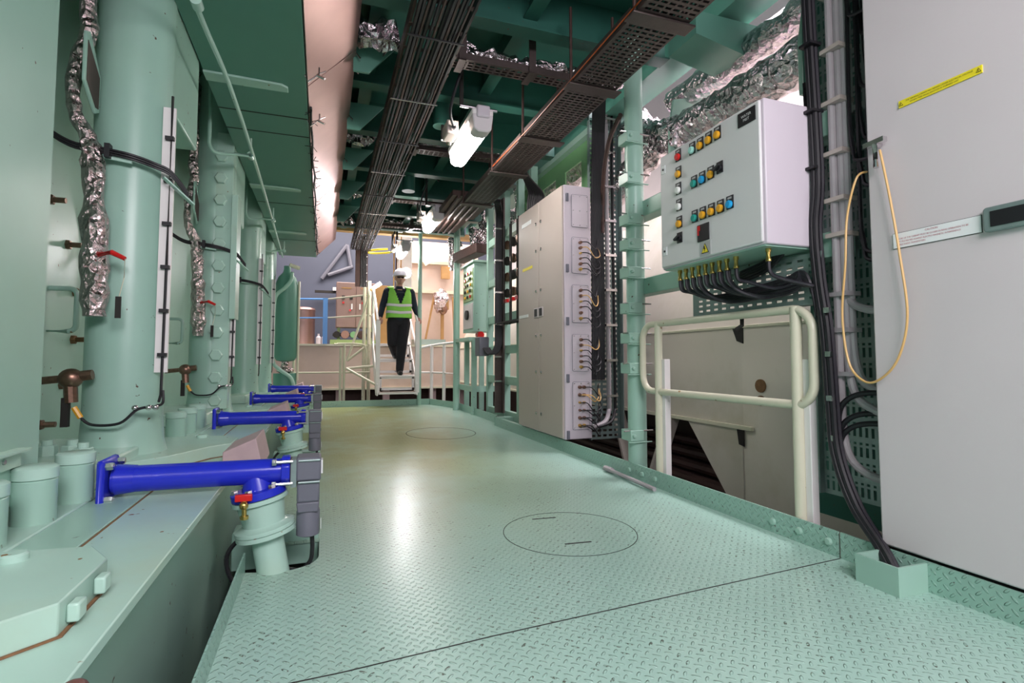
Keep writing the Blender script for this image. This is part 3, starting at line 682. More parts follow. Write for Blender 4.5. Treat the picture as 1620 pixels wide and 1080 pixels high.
# right perforated tray (stepped sections)
t = thing('perforated_cable_tray', 'perforated grey-brown cable tray running overhead right of the lamps', 'cable tray', (1.6, 3.6, 2.45))
segs = [(.6, 2.18), (2.24, 2.90), (2.98, 3.75), (3.83, 4.55), (4.63, 5.6)]
for j, (y0, y1) in enumerate(segs):
    nn = int((y1 - y0) / .034)
    m = MB(); m.slotted((1.44, y0, 2.50), (1, 0, 0), (0, 1, 0), .30, y1 - y0, [(.02 + k_ * .047, .055 + k_ * .047) for k_ in range(6)], [(.01 + k_ * .034, .026 + k_ * .034) for k_ in range(nn)], .003)
    m.box(1.437, 1.44, y0, y1, 2.50, 2.56); m.box(1.74, 1.743, y0, y1, 2.50, 2.56); m.build('tray_sheet', 'tray', t)
    m = MB(); m.box(1.41, 1.78, y1 - .01, y1 + .08, 2.485, 2.497); m.build('cross_bar', 'tray', t, bevel=.004)
    for x in (1.44, 1.74):
        m = MB(); m.cyl((x, y1 + .03, 2.49), (x, y1 + .03, 3.0), .010, n=8); m.build('hanger_rod', 'brown', t)
m = MB(); m.tube([(1.425, .6, 2.52), (1.425, 2.2, 2.52), (1.43, 3.6, 2.51), (1.42, 4.5, 2.52)], .0042, 6); m.build('orange_cable', 'orange_red', t, label='thin orange cable along the tray edge')
for i in range(7):
    m = MB(); x = 1.48 + i * .037; m.tube([(x, .6, 2.52), (x, 3.0, 2.52), (x + .01, 5.6, 2.52)], .013, 6); m.build('cable', 'black', t)
for i, (y0, z0) in enumerate(((5.75, 2.62), (6.8, 2.68))):
    m = MB(); m.box(1.35, 1.85, y0, y0 + .95, z0, z0 + .06)
    for q in range(5): m.cyl((1.42 + q * .08, y0, z0 - .015), (1.44 + q * .08, y0 + .95, z0 - .015), .018, n=6)
    tag(m.build('dark_tray_section', 'brown'), ['dark cable-filled tray section beyond the perforated tray', 'dark cable-filled tray section above the green control cabinet'][i], 'cable tray', 'far tray sections')
# lamps
def lamp():
    t = thing('fluorescent_lamp', 'nearest lit fluorescent lamp hanging from the ceiling', 'lamp', (1.09, 4.0, 2.5), 'hanging fluorescent lamps')
    Y0, Y1, x, z = 3.62, 4.42, 1.07, 2.50
    m = MB(); m.prism([(x - .075, z + .05), (x - .06, z - .045), (x - .03, z - .065), (x + .03, z - .065), (x + .06, z - .045), (x + .075, z + .05)], 'Y', Y0 + .13, Y1 - .03); m.build('diffuser', 'tube', t, bevel=.008)
    m = MB(); m.prism([(x - .08, z + .06), (x - .066, z - .05), (x - .034, z - .07), (x + .034, z - .07), (x + .066, z - .05), (x + .08, z + .06)], 'Y', Y0, Y0 + .13); m.build('end_cap', 'lens_clear', t, bevel=.01)
    m = MB(); m.prism([(x - .07, z + .05), (x - .055, z - .045), (x + .055, z - .045), (x + .07, z + .05)], 'Y', Y1 - .03, Y1); m.build('end_cap', 'lens_clear', t, bevel=.01)
    m = MB(); m.box(x - .08, x + .08, Y0, Y1, z + .05, z + .10); m.build('housing', 'white', t, bevel=.012)
    m = MB(); m.box(x - .05, x + .05, Y0 - .02, Y0 + .03, z + .03, z + .12); m.build('junction_cap', 'cab_side', t, bevel=.012)
    m = MB(); m.cyl((x - .16, Y0 + .05, z + .12), (x + .12, Y0 + .05, z + .12), .012, n=10); m.build('cross_rod', 'steel', t)
    m = MB(); m.cyl((x - .16, Y1 - .1, z + .12), (x + .12, Y1 - .1, z + .12), .012, n=10); m.build('cross_rod', 'steel', t)
    m = MB(); m.cyl((x - .15, Y0 + .05, z + .12), (x - .15, Y0 + .05, 3.2), .016, n=8); m.build('hanger_rod', 'dark', t)
    m = MB(); m.cyl((x - .15, Y1 - .1, z + .12), (x - .15, Y1 - .1, 3.2), .012, n=8); m.build('hanger_rod', 'dark', t)
    m = MB(); m.box(x - .21, x - .12, Y0 + .25, Y0 + .42, z - .01, z + .10); m.build('junction_box', 'cab_warm', t, bevel=.01)
    m = MB(); m.cyl((x - .165, Y0 + .22, z + .03), (x - .165, Y0 + .26, z + .03), .02, n=8); m.cyl((x - .15, Y0 + .42, z + .02), (x - .15, Y0 + .47, z), .02, n=8); m.build('gland', 'steel', t)
    m = MB(); m.tube(smooth_path([(x - .165, Y0 + .22, z + .03), (x - .22, Y0 + .1, z + .1), (x - .18, Y0, z + .3), (x - .1, Y0, z + .5), (x, Y0, z + .42)]), .011, 8); m.build('supply_cable', 'black', t)
    return t
l1 = lamp(); index_kids()
copy_tree(l1, (1.37, 6.9, 2.60), 'second lit fluorescent lamp, above the walkway left of the tall cabinets')
copy_tree(l1, (1.32, 9.3, 2.66), 'farthest lit fluorescent lamp, above the person on the stairs')
copy_tree(l1, (.55, -1.0, 2.60), 'fluorescent lamp behind the camera')

# ================================================================ RIGHT SIDE
# tall grey cabinet
t = thing('tall_switch_cabinet', 'tall grey two-door cabinet standing on the right kerb in mid-distance', 'cabinet', (2.04, 4.6, .1))
m = MB(); m.box(1.915, 2.17, 4.05, 5.11, .11, 2.27); m.build('cabinet_body', 'cab_side', t, bevel=.006)
for nm, y0, y1 in (('door', 4.055, 4.56), ('door', 4.568, 5.105)):
    dd = MB(); dd.box(1.895, 1.915, y0, y1, .12, 2.26); dr = dd.build(nm, 'cab_warm', t, bevel=.005)
    yy = y0 + .055 if y0 > 4.5 else y1 - .055
    h = MB(); h.box(1.888, 1.895, yy - .05, yy + .05, 1.17, 1.26); h.build('handle_frame', 'cab', dr, bevel=.003)
    h = MB(); h.box(1.885, 1.889, yy - .035, yy + .03, 1.18, 1.25); h.build('handle', 'black', dr)
    for z in (.28, .66, 1.0, 1.42, 1.80, 2.06):
        h = MB(); h.rev([(0, .016), (.006, .016), (.010, .010)], (1.895, yy, z), (-1, 0, 0), 14); h.build('lock', 'steel', dr)
m = MB(); m.bar((1.893, 4.72, 1.67), (1.893, 4.98, 1.67), .002, .028, up=(0, 0, 1)); m.build('yellow_label', 'yellow', t)
m = MB(); m.box(1.892, 1.895, 4.75, 5.0, 2.10, 2.14); m.build('name_plate', 'label_white', t)
m = MB(); m.box(1.892, 1.895, 4.83, 5.08, 1.19, 1.22); m.build('paper_label', 'label_white', t)
for j, (z0, z1) in enumerate(((1.90, 2.20), (1.50, 1.83), (1.08, 1.42), (.67, 1.0), (.15, .58))):
    if j == 4: z0, z1 = .18, .60
    gp = MB(); gp.prism(rrect(1.985, 2.14, z0 + .01, z1 - .01, .012), 'Y', 4.042, 4.05); g_ = gp.build('gland_plate', 'cab_side', t)
    rim = MB(); rr_ = rrect(1.985, 2.14, z0 + .01, z1 - .01, .012); rim.tube([(a, 4.043, b) for a, b in rr_ + rr_[:1]], .0022, 4); rim.build('gasket', 'motor', g_)
    sc_ = MB()
    for a in (1.997, 2.06, 2.128):
        for b in (z0 + .025, (z0 + z1) / 2, z1 - .025): sc_.cyl((a, 4.043, b), (a, 4.036, b), .004, n=6)
    sc_.build('screw', 'steel', g_)
    if j == 0: continue
    cols = [2.06] if j < 4 else [2.045, 2.085]
    for cx in cols:
        n_ = 6
        for i in range(n_):
            z = z1 - .055 - i * (z1 - z0 - .10) / (n_ - 1); r = .014 if i not in (2, 3) else .010
            q = MB(); q.rev([(0, r), (.02, r), (.021, r * .7), (.035, r * .7)], (cx, 4.042, z), (0, -1, 0), 10); q.build('cable_gland', 'brass' if i % 3 == 2 else 'copper', g_)
            if random.random() < .85:
                zz = z - random.uniform(.03, .09); q = MB()
                q.tube(smooth_path([(cx, 4.01, z), (cx + .05, 3.985, z - .005), (cx + .12, 4.0, zz), (2.23 + random.uniform(-.01, .04), 4.06, zz + .03), (2.25, 4.08, zz + .1)], 4), .0048, 6); q.build('gland_cable', 'ochre_cable' if i % 6 == 1 else 'black', g_)
for z in (2.16, 1.55, 1.1, .62, .15):
    m = MB(); m.box(1.93, 1.955, 4.035, 4.05, z - .035, z + .035); m.build('hinge', 'motor', t, bevel=.003)
# riser tray at the cabinet
t = thing('vertical_cable_tray', 'upright perforated tray full of black and grey cables right of the tall cabinet', 'cable tray', (2.37, 4.18, .05))
m = MB(); m.slotted((2.21, 4.17, .08), (1, 0, 0), (0, 0, 1), .30, 2.95, [(.02 + k_ * .056, .055 + k_ * .056) for k_ in range(5)], [(.02 + k_ * .045, .04 + k_ * .045) for k_ in range(64)], -.003)
m.box(2.51, 2.515, 4.10, 4.17, .08, 3.03); m.box(2.205, 2.21, 4.13, 4.17, .08, 3.03); m.build('tray_sheet', 'galv', t)
for i in range(9):
    x = 2.225 + i * .014; m = MB(); m.tube([(x - .1, 3.9, 3.02), (x, 4.1, 2.8), (x, 4.135, 2.0), (x + .003, 4.13, 1.2), (x, 4.14, .6)], .009, 6); m.build('black_cable', 'black', t)
for i, x in enumerate((2.375, 2.435)):
    m = MB(); m.tube(smooth_path([(x, 4.13, 3.0), (x, 4.13, 2.0), (x, 4.12, .5), (x - .01, 4.11, .33), (x - .08, 4.06, .24), (x - .22, 4.02, .21)]), .020 - i * .007, 10); m.build('conduit', 'grey_cable' if i == 0 else 'black', t)
for i in range(9):
    m = MB(); z = .45 + i * .31; m.box(2.345, 2.455, 4.10, 4.16, z, z + .02); m.build('saddle', 'steel', t)
m = MB(); m.tube(smooth_path([(2.02, 3.3, 2.56), (2.10, 3.6, 2.5), (2.25, 3.95, 2.4), (2.33, 4.12, 2.2), (2.33, 4.13, 1.9)]), .018, 8); m.build('feeder_cable', 'brown', t)
# green pipe post with clamps
t = thing('pipe_post', 'round green pipe post between the tall cabinet and the railing', 'post', (1.96, 3.07, -.1))
m = MB(); m.cyl((2.0, 3.10, -.1), (2.0, 3.10, 3.0), .062, n=28); m.build('pole', 'mint', t)
for z in (2.28, 2.0, 1.72, 1.55, 1.36, 1.12, .92, .72, .28):
    m = MB(); m.box(1.90, 2.0, 3.02, 3.14, z - .035, z + .035); m.box(1.885, 2.06, 3.015, 3.025, z - .045, z - .038); m.cyl((1.92, 3.0, z), (1.92, 3.05, z), .012, n=6); m.build('clamp', 'mint', t, bevel=.003)
    m = MB(); m.cyl((1.86, 3.04, z + .03), (2.08, 3.04, z + .03), .005, n=6); m.build('clamp_bolt', 'steel', t)
# rails carrying the control box
for i, z in enumerate((1.27, 1.80)):
    m = MB(); m.box(2.03, 2.14, 1.62, 3.2, z - .055, z + .055)
    tag(m.build('support_rail', 'mint', bevel=.006), ['lower green box rail behind the push-button control box', 'upper green box rail behind the push-button control box'][i], 'rail', 'support rails')
# control box
t = thing('control_box', 'light grey push-button control box mounted above the railing', 'control box', (1.85, 2.06, 1.26))
m = MB(); m.box(1.735, 2.02, 1.70, 2.42, 1.262, 1.885); m.build('enclosure', 'cab_side', t, bevel=.006)
m = MB(); m.box(1.72, 1.735, 1.712, 2.41, 1.270, 1.878); dr = m.build('door', 'cbox', t, bevel=.006)
XF = 1.72
def at(px, py):    # position on the door face, from the door's far upper corner: u along the door, v downwards, both 0..1
    return 2.41 - px * .698, 1.878 - py * .608
btn = [(.229, .079, 'red'), (.229, .227, 'orange'), (.225, .365, 'white_lens'), (.229, .507, 'white_lens'), (.229, .655, 'orange')]
btn += [(.387, .088, 'cyan_lens'), (.473, .088, 'orange'), (.559, .082, 'orange'), (.645, .080, 'orange')]
btn += [(.401, .372, 'green_lens'), (.487, .370, 'blue_lens'), (.573, .362, 'orange')]
btn += [(.401, .655, 'green_lens'), (.487, .655, 'orange'), (.573, .655, 'orange'), (.659, .655, 'orange'), (.745, .652, 'blue_lens')]
for u, v, c_ in btn:
    y, z = at(u, v)
    b = MB(); b.box(XF - .004, XF, y - .021, y + .021, z - .026, z + .034); bb = b.build('button_plate', 'black', dr)
    b = MB(); b.rev([(0, .018), (.010, .018), (.014, .013)], (XF - .004, y, z - .006), (-1, 0, 0), 18); b.build('push_button', c_, bb)
    b = MB(); b.box(XF - .005, XF - .004, y - .012, y + .012, z + .019, z + .028); b.build('legend', 'label_grey', bb)
for u, v in ((.659, .352), (.229, .786)):
    y, z = at(u, v)
    b = MB(); b.box(XF - .004, XF, y - .020, y + .020, z - .024, z + .030); bb = b.build('switch_plate', 'black', dr)
    b = MB(); b.cyl((XF - .004, y, z), (XF - .016, y, z), .016, n=16); b.bar((XF - .022, y + .018, z - .008), (XF - .022, y - .018, z + .008), .014, .010); b.build('rotary_knob', 'black', bb)
for u, v in ((.045, .128), (.05, .86)):
    y, z = at(u, v); b = MB(); b.box(XF - .003, XF, y - .016, y + .016, z - .022, z + .022); bb = b.build('lock_plate', 'label_white', dr)
    b = MB(); b.cyl((XF - .003, y, z), (XF - .007, y, z), .006, n=10); b.build('keyhole', 'black', bb)
y, z = at(.487, .803); b = MB(); b.box(XF - .006, XF, y - .042, y + .042, z - .042, z + .042); bb = b.build('display', 'black', dr, bevel=.003)
b = MB(); b.box(XF - .008, XF - .006, y + .020, y + .038, z + .012, z + .036); b.box(XF - .008, XF - .006, y + .028, y + .038, z - .010, z + .012); b.build('red_marker', 'red', bb)
y, z = at(.501, .935); b = MB(); b.box(XF - .002, XF, y - .038, y + .038, z - .034, z + .034); bb = b.build('warning_plate', 'label_grey', dr)
b = MB(); b.prism([(y - .026, z - .022), (y + .026, z - .022), (y, z + .026)], 'X', XF - .0035, XF - .002); b.build('warning_triangle', 'ink_black', bb)
b = MB(); b.prism([(y - .021, z - .019), (y + .021, z - .019), (y, z + .020)], 'X', XF - .0045, XF - .0035); b.build('triangle_face', 'yellow', bb)
b = MB(); b.prism([(y + .004, z + .012), (y + .007, z - .003), (y + .001, z - .002), (y + .003, z - .016), (y - .006, z + .001), (y - .001, z + .001), (y - .001, z + .012)], 'X', XF - .0055, XF - .0045); b.build('flash_symbol', 'ink_black', bb)
b = MB(); b.box(XF - .004, XF, 1.73, 1.83, 1.800, 1.862); bb = b.build('name_plate', 'black', dr)
text_mesh('lettering', 'WATER', .017, 'label_white', bb, (XF - .0045, 1.78, 1.838), (0, -1, 0), (0, 0, 1))
text_mesh('lettering', 'MIST', .017, 'label_white', bb, (XF - .0045, 1.78, 1.820), (0, -1, 0), (0, 0, 1))
m = MB(); m.box(1.74, 2.01, 1.715, 2.405, 1.255, 1.262); m.build('gland_tray', 'mint', t)
gl = [2.36, 2.31, 2.26, 2.21, 2.16, 2.11, 2.06, 2.01, 1.95, 1.76]
for i, y in enumerate(gl):
    q = MB(); q.rev([(0, .012), (.015, .012), (.016, .009), (.04, .009), (.045, .012), (.055, .012)], (1.80, y, 1.255), (0, 0, -1), 10); g_ = q.build('cable_gland', 'brass', t)
    for k_ in range(2 if i < 8 else 1):
        q = MB(); x = 1.80 + .012 * k_; zz = 1.13 - .012 * (i % 4)
        q.tube(smooth_path([(x, y, 1.205), (x + .01, y, 1.15), (x + .06, y - .02, zz + .005), (1.93, y - .10, zz - .03 + .008 * k_), (1.95, max(1.75, y - .35), zz - .01), (1.955, 1.74, 1.14 + .01 * (i % 3)), (1.96, 1.69, 1.08), (1.965, 1.67, .96)]), .0085, 6); q.build('lead', 'black' if k_ else 'purple_black', t)
m = MB(); m.tube(smooth_path([(1.85, 2.50, 1.30), (1.80, 2.46, 1.33), (1.78, 2.42, 1.325)]), .014, 8); m.ball((1.84, 2.47, 1.32), .026); m.build('side_gland', 'black', t)
# perforated tray beneath
t = MB(); t.slotted((1.985, 1.66, 1.02), (0, 1, 0), (0, 0, 1), .83, .22, [(.03 + k_ * .06, .063 + k_ * .06) for k_ in range(13)], [(.02 + .028 * j, .031 + .028 * j) for j in range(7)], .004)
t.box(1.975, 2.03, 1.66, 2.49, 1.015, 1.021)
tag(t.build('slotted_wiring_plate', 'galv'), 'dark slotted metal wiring plate hanging under the push-button control box', 'tray')
# railing
t = thing('guard_railing', 'cream tubular guard rail with rounded corners right of the deck edge', 'railing', (1.97, 2.3, 0))
RX = 1.965
lp = rrect(1.695, 2.97, .58, 1.0, .10, 7)
m = MB(); m.tube([(RX - .0, a, b) for a, b in lp + lp[:2]], .020, 12); m.build('rail_loop', 'cream', t)
for y in (1.78, 2.80):
    m = MB(); m.cyl((RX, y, -.08), (RX, y, 1.01), .024, n=16); m.build('post', 'cream', t)
    m = MB(); m.box(RX + .005, RX + .045, y - .055, y - .022, -.08, .78); m.build('stiffener_bar', 'white', t, bevel=.003)
m = MB(); m.tube([(RX + .03, 2.13, .99), (RX + .02, 2.12, .95), (RX + .01, 2.15, .93)], .01, 6); m.build('chain_hook', 'dark', t)
# tank / hopper behind
t = thing('hall_tank', 'large beige tank with a lengthwise rim in the hall behind the railing', 'tank', (3.2, 4, -1.2))
m = MB(); m.prism([(2.80, .30), (3.55, .30), (3.55, 2.35), (3.45, 2.35), (2.80, 1.0)], 'Y', 3.0, 11.3); m.prism([(2.80, -1.2), (3.55, -1.2), (3.55, 2.35), (3.45, 2.35), (2.80, 1.0)], 'Y', .5, 3.0); m.build('tank_shell', 'beige', t)
m = MB(); m.box(2.775, 2.80, 2.9, 11.3, .285, .315); m.build('edge_lip', 'cream', t, bevel=.003)
m = MB(); m.box(2.785, 2.80, .5, 11.3, 1.0, 1.02); m.build('edge_lip', 'cream', t, bevel=.003)
m = MB(); m.prism([(3.0, .30), (3.6, .30), (3.0, -.40)], 'X', 2.79, 2.83); m.build('corner_gusset', 'beige', t)
m = MB(); m.bar((2.80, 3.80, .30), (2.80, 4.25, -.6), .03, .13, up=(1, 0, 0)); m.build('diagonal_brace', 'beige', t)
m = MB(); m.bar((2.80, 4.7, .30), (2.80, 4.3, -.6), .03, .13, up=(1, 0, 0)); m.build('diagonal_brace', 'beige', t)
m = MB(); m.prism([(2.98, 1.0), (3.08, 1.0), (3.04, .91), (2.98, .89)], 'X', 2.794, 2.8005); m.build('drain_slot', 'dark', t)
m = MB(); m.prism([(2.98, .30), (3.05, .30), (3.03, .18), (2.98, .17)], 'X', 2.784, 2.7895); m.build('drain_slot', 'dark', t)
m = MB(); m.rev([(0, .045), (.01, .045)], (2.80, 2.83, .60), (-1, 0, 0), 16); m.build('rusty_patch', 'rust', t)
m = MB(); m.rev([(0, .035), (.01, .035)], (2.80, 2.83, .50), (-1, 0, 0), 16); m.build('rusty_patch', 'rust', t)
m = MB(); m.rev([(0, .025), (.012, .025)], (2.86, 3.45, 1.14), (-1, 0, 0.45), 14); m.build('bolt', 'white', t)
for i in range(4):
    m = MB(); m.cyl((3.0 + .1 * i, 3.1, -.25 + .09 * i), (3.2, 6.5, -.28 + .1 * i), .05, n=10)
    tag(m.build('floor_pipe', 'brown'), 'dusty brown pipe in the dark space under the beige tank, ' + ['lowest', 'second lowest', 'second highest', 'highest'][i], 'pipe', 'pipes under the tank')
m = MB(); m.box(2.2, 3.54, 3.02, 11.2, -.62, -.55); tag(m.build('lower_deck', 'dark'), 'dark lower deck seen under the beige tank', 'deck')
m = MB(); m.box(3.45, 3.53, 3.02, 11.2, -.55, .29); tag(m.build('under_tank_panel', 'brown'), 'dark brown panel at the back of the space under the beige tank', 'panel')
# foil pipes upper right
def foil_line(name, label, pts, r, n=5, jit=.16):
    sp = smooth_path(pts, n); m = MB(); m.tube(sp, [r * random.uniform(.92, 1.08) for _ in sp], 22, jit=jit, fr=3)
    o = m.build(name, 'foil', flat=False, ang=.35); return tag(o, label, 'pipe', 'thick foil pipes at upper right')
foil_line('foil_wrapped_duct', 'upper thick foil-wrapped pipe above the push-button control box', [(2.60, 1.2 + i * .28, 2.80 + .01 * math.sin(i)) for i in range(9)], .095)
foil_line('foil_wrapped_duct', 'lower thick foil-wrapped pipe just above the push-button control box', [(2.52, 1.1 + i * .28, 2.47 + .01 * math.sin(i)) for i in range(9)], .125)
foil_line('foil_wrapped_duct', 'crumpled foil elbow beyond the green pipe post', [(2.60, 3.6, 2.62), (2.6, 3.9, 2.5), (2.58, 4.3, 2.35), (2.6, 4.6, 2.3)], .12, 6, .35)
foil_line('foil_wrapped_duct', 'crumpled foil pipe above the tall grey cabinet', [(2.62, 3.9, 2.86), (2.6, 4.5, 2.82), (2.58, 5.2, 2.80), (2.6, 6.0, 2.78)], .11, 6, .35)
foil_line('foil_wrapped_duct', 'crumpled foil joint between the post and the thick pipes', [(2.5, 3.15, 2.42), (2.56, 3.4, 2.52), (2.6, 3.7, 2.66), (2.6, 3.95, 2.76)], .13, 6, .35)
for i, (y) in enumerate((3.25, 2.1)):
    m = MB(); m.prism([(2.40, 2.20), (2.78, 2.20), (2.78, 2.80), (2.44, 2.72), (2.40, 2.5)], 'Y', y - .012, y + .012)
    tag(m.build('pipe_saddle', 'mint', bevel=.004), ['green saddle plate between the two thick foil pipes', 'green saddle plate near the grey conduits'][i], 'bracket', 'saddle plates')
m = MB(); m.box(2.35, 2.6, -.5, 9.0, 2.98, 3.10); tag(m.build('eaves_beam', 'mint_mid'), 'lengthwise green beam along the outer edge of the ceiling', 'beam')
m = MB(); m.prism([(2.15, 2.95), (2.9, 2.95), (2.9, 2.80), (2.6, 2.72), (2.15, 2.80)], 'Y', 2.62, 2.90); tag(m.build('bracket_beam', 'mint_mid'), 'stubby green bracket beam right of the perforated tray', 'beam')
# olive-lit frame plate with windows behind the tall cabinet
t = thing('window_plate', 'green plate with rounded cut-outs above the tall grey cabinet', 'plate', (2.32, 5, 2.2))
m = MB(); m.slotted((2.34, 4.3, 2.25), (0, 1, 0), (0, 0, 1), 1.9, .62, [(.25, .62), (.85, 1.2), (1.42, 1.75)], [(.12, .46)], .02); m.build('plate', 'leaf', t, bevel=.006)
m = MB(); m.box(2.28, 2.42, 4.2, 6.3, 2.87, 2.93); m.build('top_edge', 'mint_pale', t)
# cables above the tall cabinet
t = thing('drop_cables', 'bundle of black cables dropping from the tray onto the tall cabinet', 'cable', (2.05, 5.3, 2.27))
for i in range(8):
    x = 1.95 + i * .022; m = MB(); m.tube(smooth_path([(1.70 + i * .005, 4.5, 2.53), (1.82 + i * .01, 4.75, 2.54), (x, 4.95, 2.48), (x, 4.98, 2.38), (x, 4.98, 2.27)]), .012, 6); m.build('cable', 'black', t)
# big cabinet
t = thing('large_switch_cabinet', 'very large pale grey cabinet filling the right edge of the photo', 'cabinet', (2.2, .7, .1))
m = MB(); m.box(1.965, 2.6, -.6, 1.40, .105, 2.95); m.build('cabinet_body', 'cab_side', t, bevel=.004)
m = MB(); m.box(1.93, 1.962, -.1, 1.405, .11, 2.94); dr = m.build('door', 'cab', t, bevel=.006)
m = MB(); m.box(1.926, 1.93, 1.025, 1.28, 1.675, 1.700); yl = m.build('yellow_warning_strip', 'yellow', dr)
text_mesh('lettering', 'THE TERMINALS INSIDE MAY REMAIN UNDER ELECTRICAL VOLTAGE', .0072, 'ink_olive', yl, (1.9255, 1.152, 1.6915), (0, -1, 0), (0, 0, 1), .93)
text_mesh('lettering', 'WHEN THE MAIN SWITCH IS TURNED OFF', .0072, 'ink_olive', yl, (1.9255, 1.165, 1.6825), (0, -1, 0), (0, 0, 1), 1.1)
for y in (1.272, 1.034):
    b = MB(); b.prism([(y - .0075, 1.6805), (y + .0075, 1.6805), (y, 1.695)], 'X', 1.9250, 1.926); b.build('flash_triangle', 'ink_olive', yl)
    b = MB(); b.prism([(y - .005, 1.682), (y + .005, 1.682), (y, 1.692)], 'X', 1.9244, 1.9250); b.build('triangle_face', 'yellow', yl)
    b = MB(); b.box(1.9238, 1.9244, y - .001, y + .001, 1.683, 1.690); b.build('flash', 'ink_olive', yl)
m = MB(); m.box(1.926, 1.93, 1.047, 1.318, 1.175, 1.228); wl = m.build('caution_plate', 'label_white', dr)
b = MB(); b.box(1.9275, 1.9298, 1.0455, 1.3195, 1.1735, 1.2295); b.build('plate_edge', 'ink_black', wl)
text_mesh('lettering', 'CAUTION', .009, 'ink_red', wl, (1.9255, 1.19, 1.2195), (0, -1, 0), (0, 0, 1))
for i, tx in enumerate(('DOORS OF THE CABINET MUST BE CLOSED DURING OPERATION TO BE', 'KEPT PROTECTED AGAINST ELECTRO MAGNETIC INTERFERENCE', 'MOBILE RADIO TRANSMITTERS.')):
    text_mesh('lettering', tx, .0075, 'ink_red', wl, (1.9255, 1.306, 1.2065 - i * .0105), (0, -1, 0), (0, 0, 1), .92, 'LEFT')
m = MB(); m.prism(rrect(.86, 1.035, 1.168, 1.245, .01), 'X', 1.912, 1.93); hf = m.build('handle_recess', 'galv', dr, bevel=.004)
m = MB(); m.box(1.910, 1.913, .86, 1.015, 1.183, 1.230); m.build('handle_opening', 'black', hf)
m = MB(); m.bar((1.905, 1.395, 1.575), (1.905, 1.318, 1.578), .022, .018, up=(0, 0, 1)); m.cyl((1.93, 1.355, 1.57), (1.90, 1.355, 1.57), .011, n=10); m.tube([(1.902, 1.355, 1.57), (1.900, 1.352, 1.51), (1.898, 1.350, 1.48)], [.009, .008, .010], 10); m.build('t_handle', 'steel', dr, label='chrome T-shaped handle')
m = MB(); m.box(1.95, 2.6, -.6, 1.42, -.02, .10); m.build('plinth', 'dark', t)
# ochre loop cable
m = MB(); m.tube(smooth_path([(1.96, 1.43, 1.50), (1.915, 1.44, 1.47), (1.905, 1.475, 1.33), (1.90, 1.485, 1.15), (1.90, 1.505, .95), (1.90, 1.485, .77), (1.90, 1.43, .70), (1.90, 1.37, .705), (1.90, 1.30, .78), (1.90, 1.262, .93), (1.90, 1.28, 1.15), (1.90, 1.305, 1.35), (1.90, 1.325, 1.48), (1.90, 1.335, 1.54)], 8), .0042, 8)
tag(m.build('ochre_cable', 'ochre_cable'), 'thin ochre cable hanging in a long loop from the T-handle of the large cabinet', 'cable')
# perforated panel between
t = thing('slotted_wiring_sheet', 'tall grey slotted metal sheet between the cable bundles and the large cabinet', 'panel', (2.12, 1.6, .15))
m = MB(); m.slotted((2.15, 1.40, .18), (0, 1, 0), (0, 0, 1), .42, 2.8, [(.015 + k_ * .027, .028 + k_ * .027) for k_ in range(15)], [q for j in range(33) for q in ((.02 + j * .084, .060 + j * .084), (.070 + j * .084, .080 + j * .084))], .003)
m.box(2.12, 2.15, 1.815, 1.82, .18, 2.98); m.build('perforated_sheet', 'galv', t)
m = MB(); m.box(2.25, 2.27, 1.35, 1.95, .05, 3.0); m.build('back_plate', 'mint_dark', t)
# black bundle
t = thing('black_cable_bundle', 'thick bundle of black cables curving down into the floor box left of the large cabinet', 'cable', (1.99, 1.68, .05))
offs = [(.0, .0), (.016, .002), (.002, .017), (-.014, .006), (.016, .019), (-.010, -.012), (.010, -.014)]
for i, (a, b) in enumerate(offs):
    m = MB(); m.tube(smooth_path([(2.0 + a, 1.70 + b, 2.95), (2.0 + a, 1.70 + b, 2.35), (1.995 + a, 1.675 + b, 1.6), (1.99 + a, 1.69 + b, 1.35), (1.98 + a, 1.67 + b, 1.12), (1.97 + a, 1.635 + b, .9), (1.97 + a, 1.62 + b, .6), (1.965 + a, 1.60 + b, .40), (1.95 + a, 1.52 + b, .22), (1.92 + a * .7, 1.40 + b, .10), (1.90 + a * .6, 1.34 + b, .03)]), .0115, 7); m.build('cable', 'black' if i % 2 else 'purple_black', t)
for i, z in enumerate((2.15, 1.85, 1.60, .98, .80, .62, .46)):
    m = MB(); m.box(1.955, 2.02, 1.655, 1.715, z - .006, z + .006) if z > 1 else m.box(1.945, 1.958, 1.60, 1.625, z - .010, z + .012); m.build('cable_tie', 'black' if z > 1 else 'steel', t)
for i in range(5):
    m = MB(); m.tube(smooth_path([(1.99, 1.72, 2.0), (1.985, 1.71, 1.6), (1.98, 1.73, 1.42), (1.97, 1.80, 1.30 + .012 * i), (1.96, 1.92, 1.20 + .012 * i), (1.965, 2.1, 1.165 + .012 * i)]), .0085, 6); m.build('side_branch', 'black', t)
# grey conduits
t = thing('grey_conduit_bundle', 'bundle of grey cables strapped beside the black one at the large cabinet', 'cable', (2.05, 1.62, .3))
for i, (x, y) in enumerate(((2.03, 1.625), (2.045, 1.60), (2.055, 1.585), (2.06, 1.635))):
    zb = (.30, .55, .62, .95)[i]
    m = MB(); m.tube(smooth_path([(x, y, 2.95), (x, y, 2.0), (x, y, zb + .45), (x - .002, y - .005, zb + .2), (x - .01, y - .04, zb + .08), (x - .015, y - .12, zb + .03), (x - .015, 1.415, zb + .02)]), .0165, 10); m.build('grey_cable', 'grey_cable', t)
    m = MB(); m.cyl((x - .015, 1.43, zb + .02), (x - .015, 1.405, zb + .02), .020, n=10); m.build('cable_gland', 'brass', t)
for z in (2.35, 2.1, 1.87, 1.65, 1.45, 1.3, 1.05, .90, .72):
    m = MB(); m.box(2.005, 2.085, 1.565, 1.655, z - .009, z + .009); m.build('strap', 'grey_cable' if z < 1.2 else 'cab_warm', t)
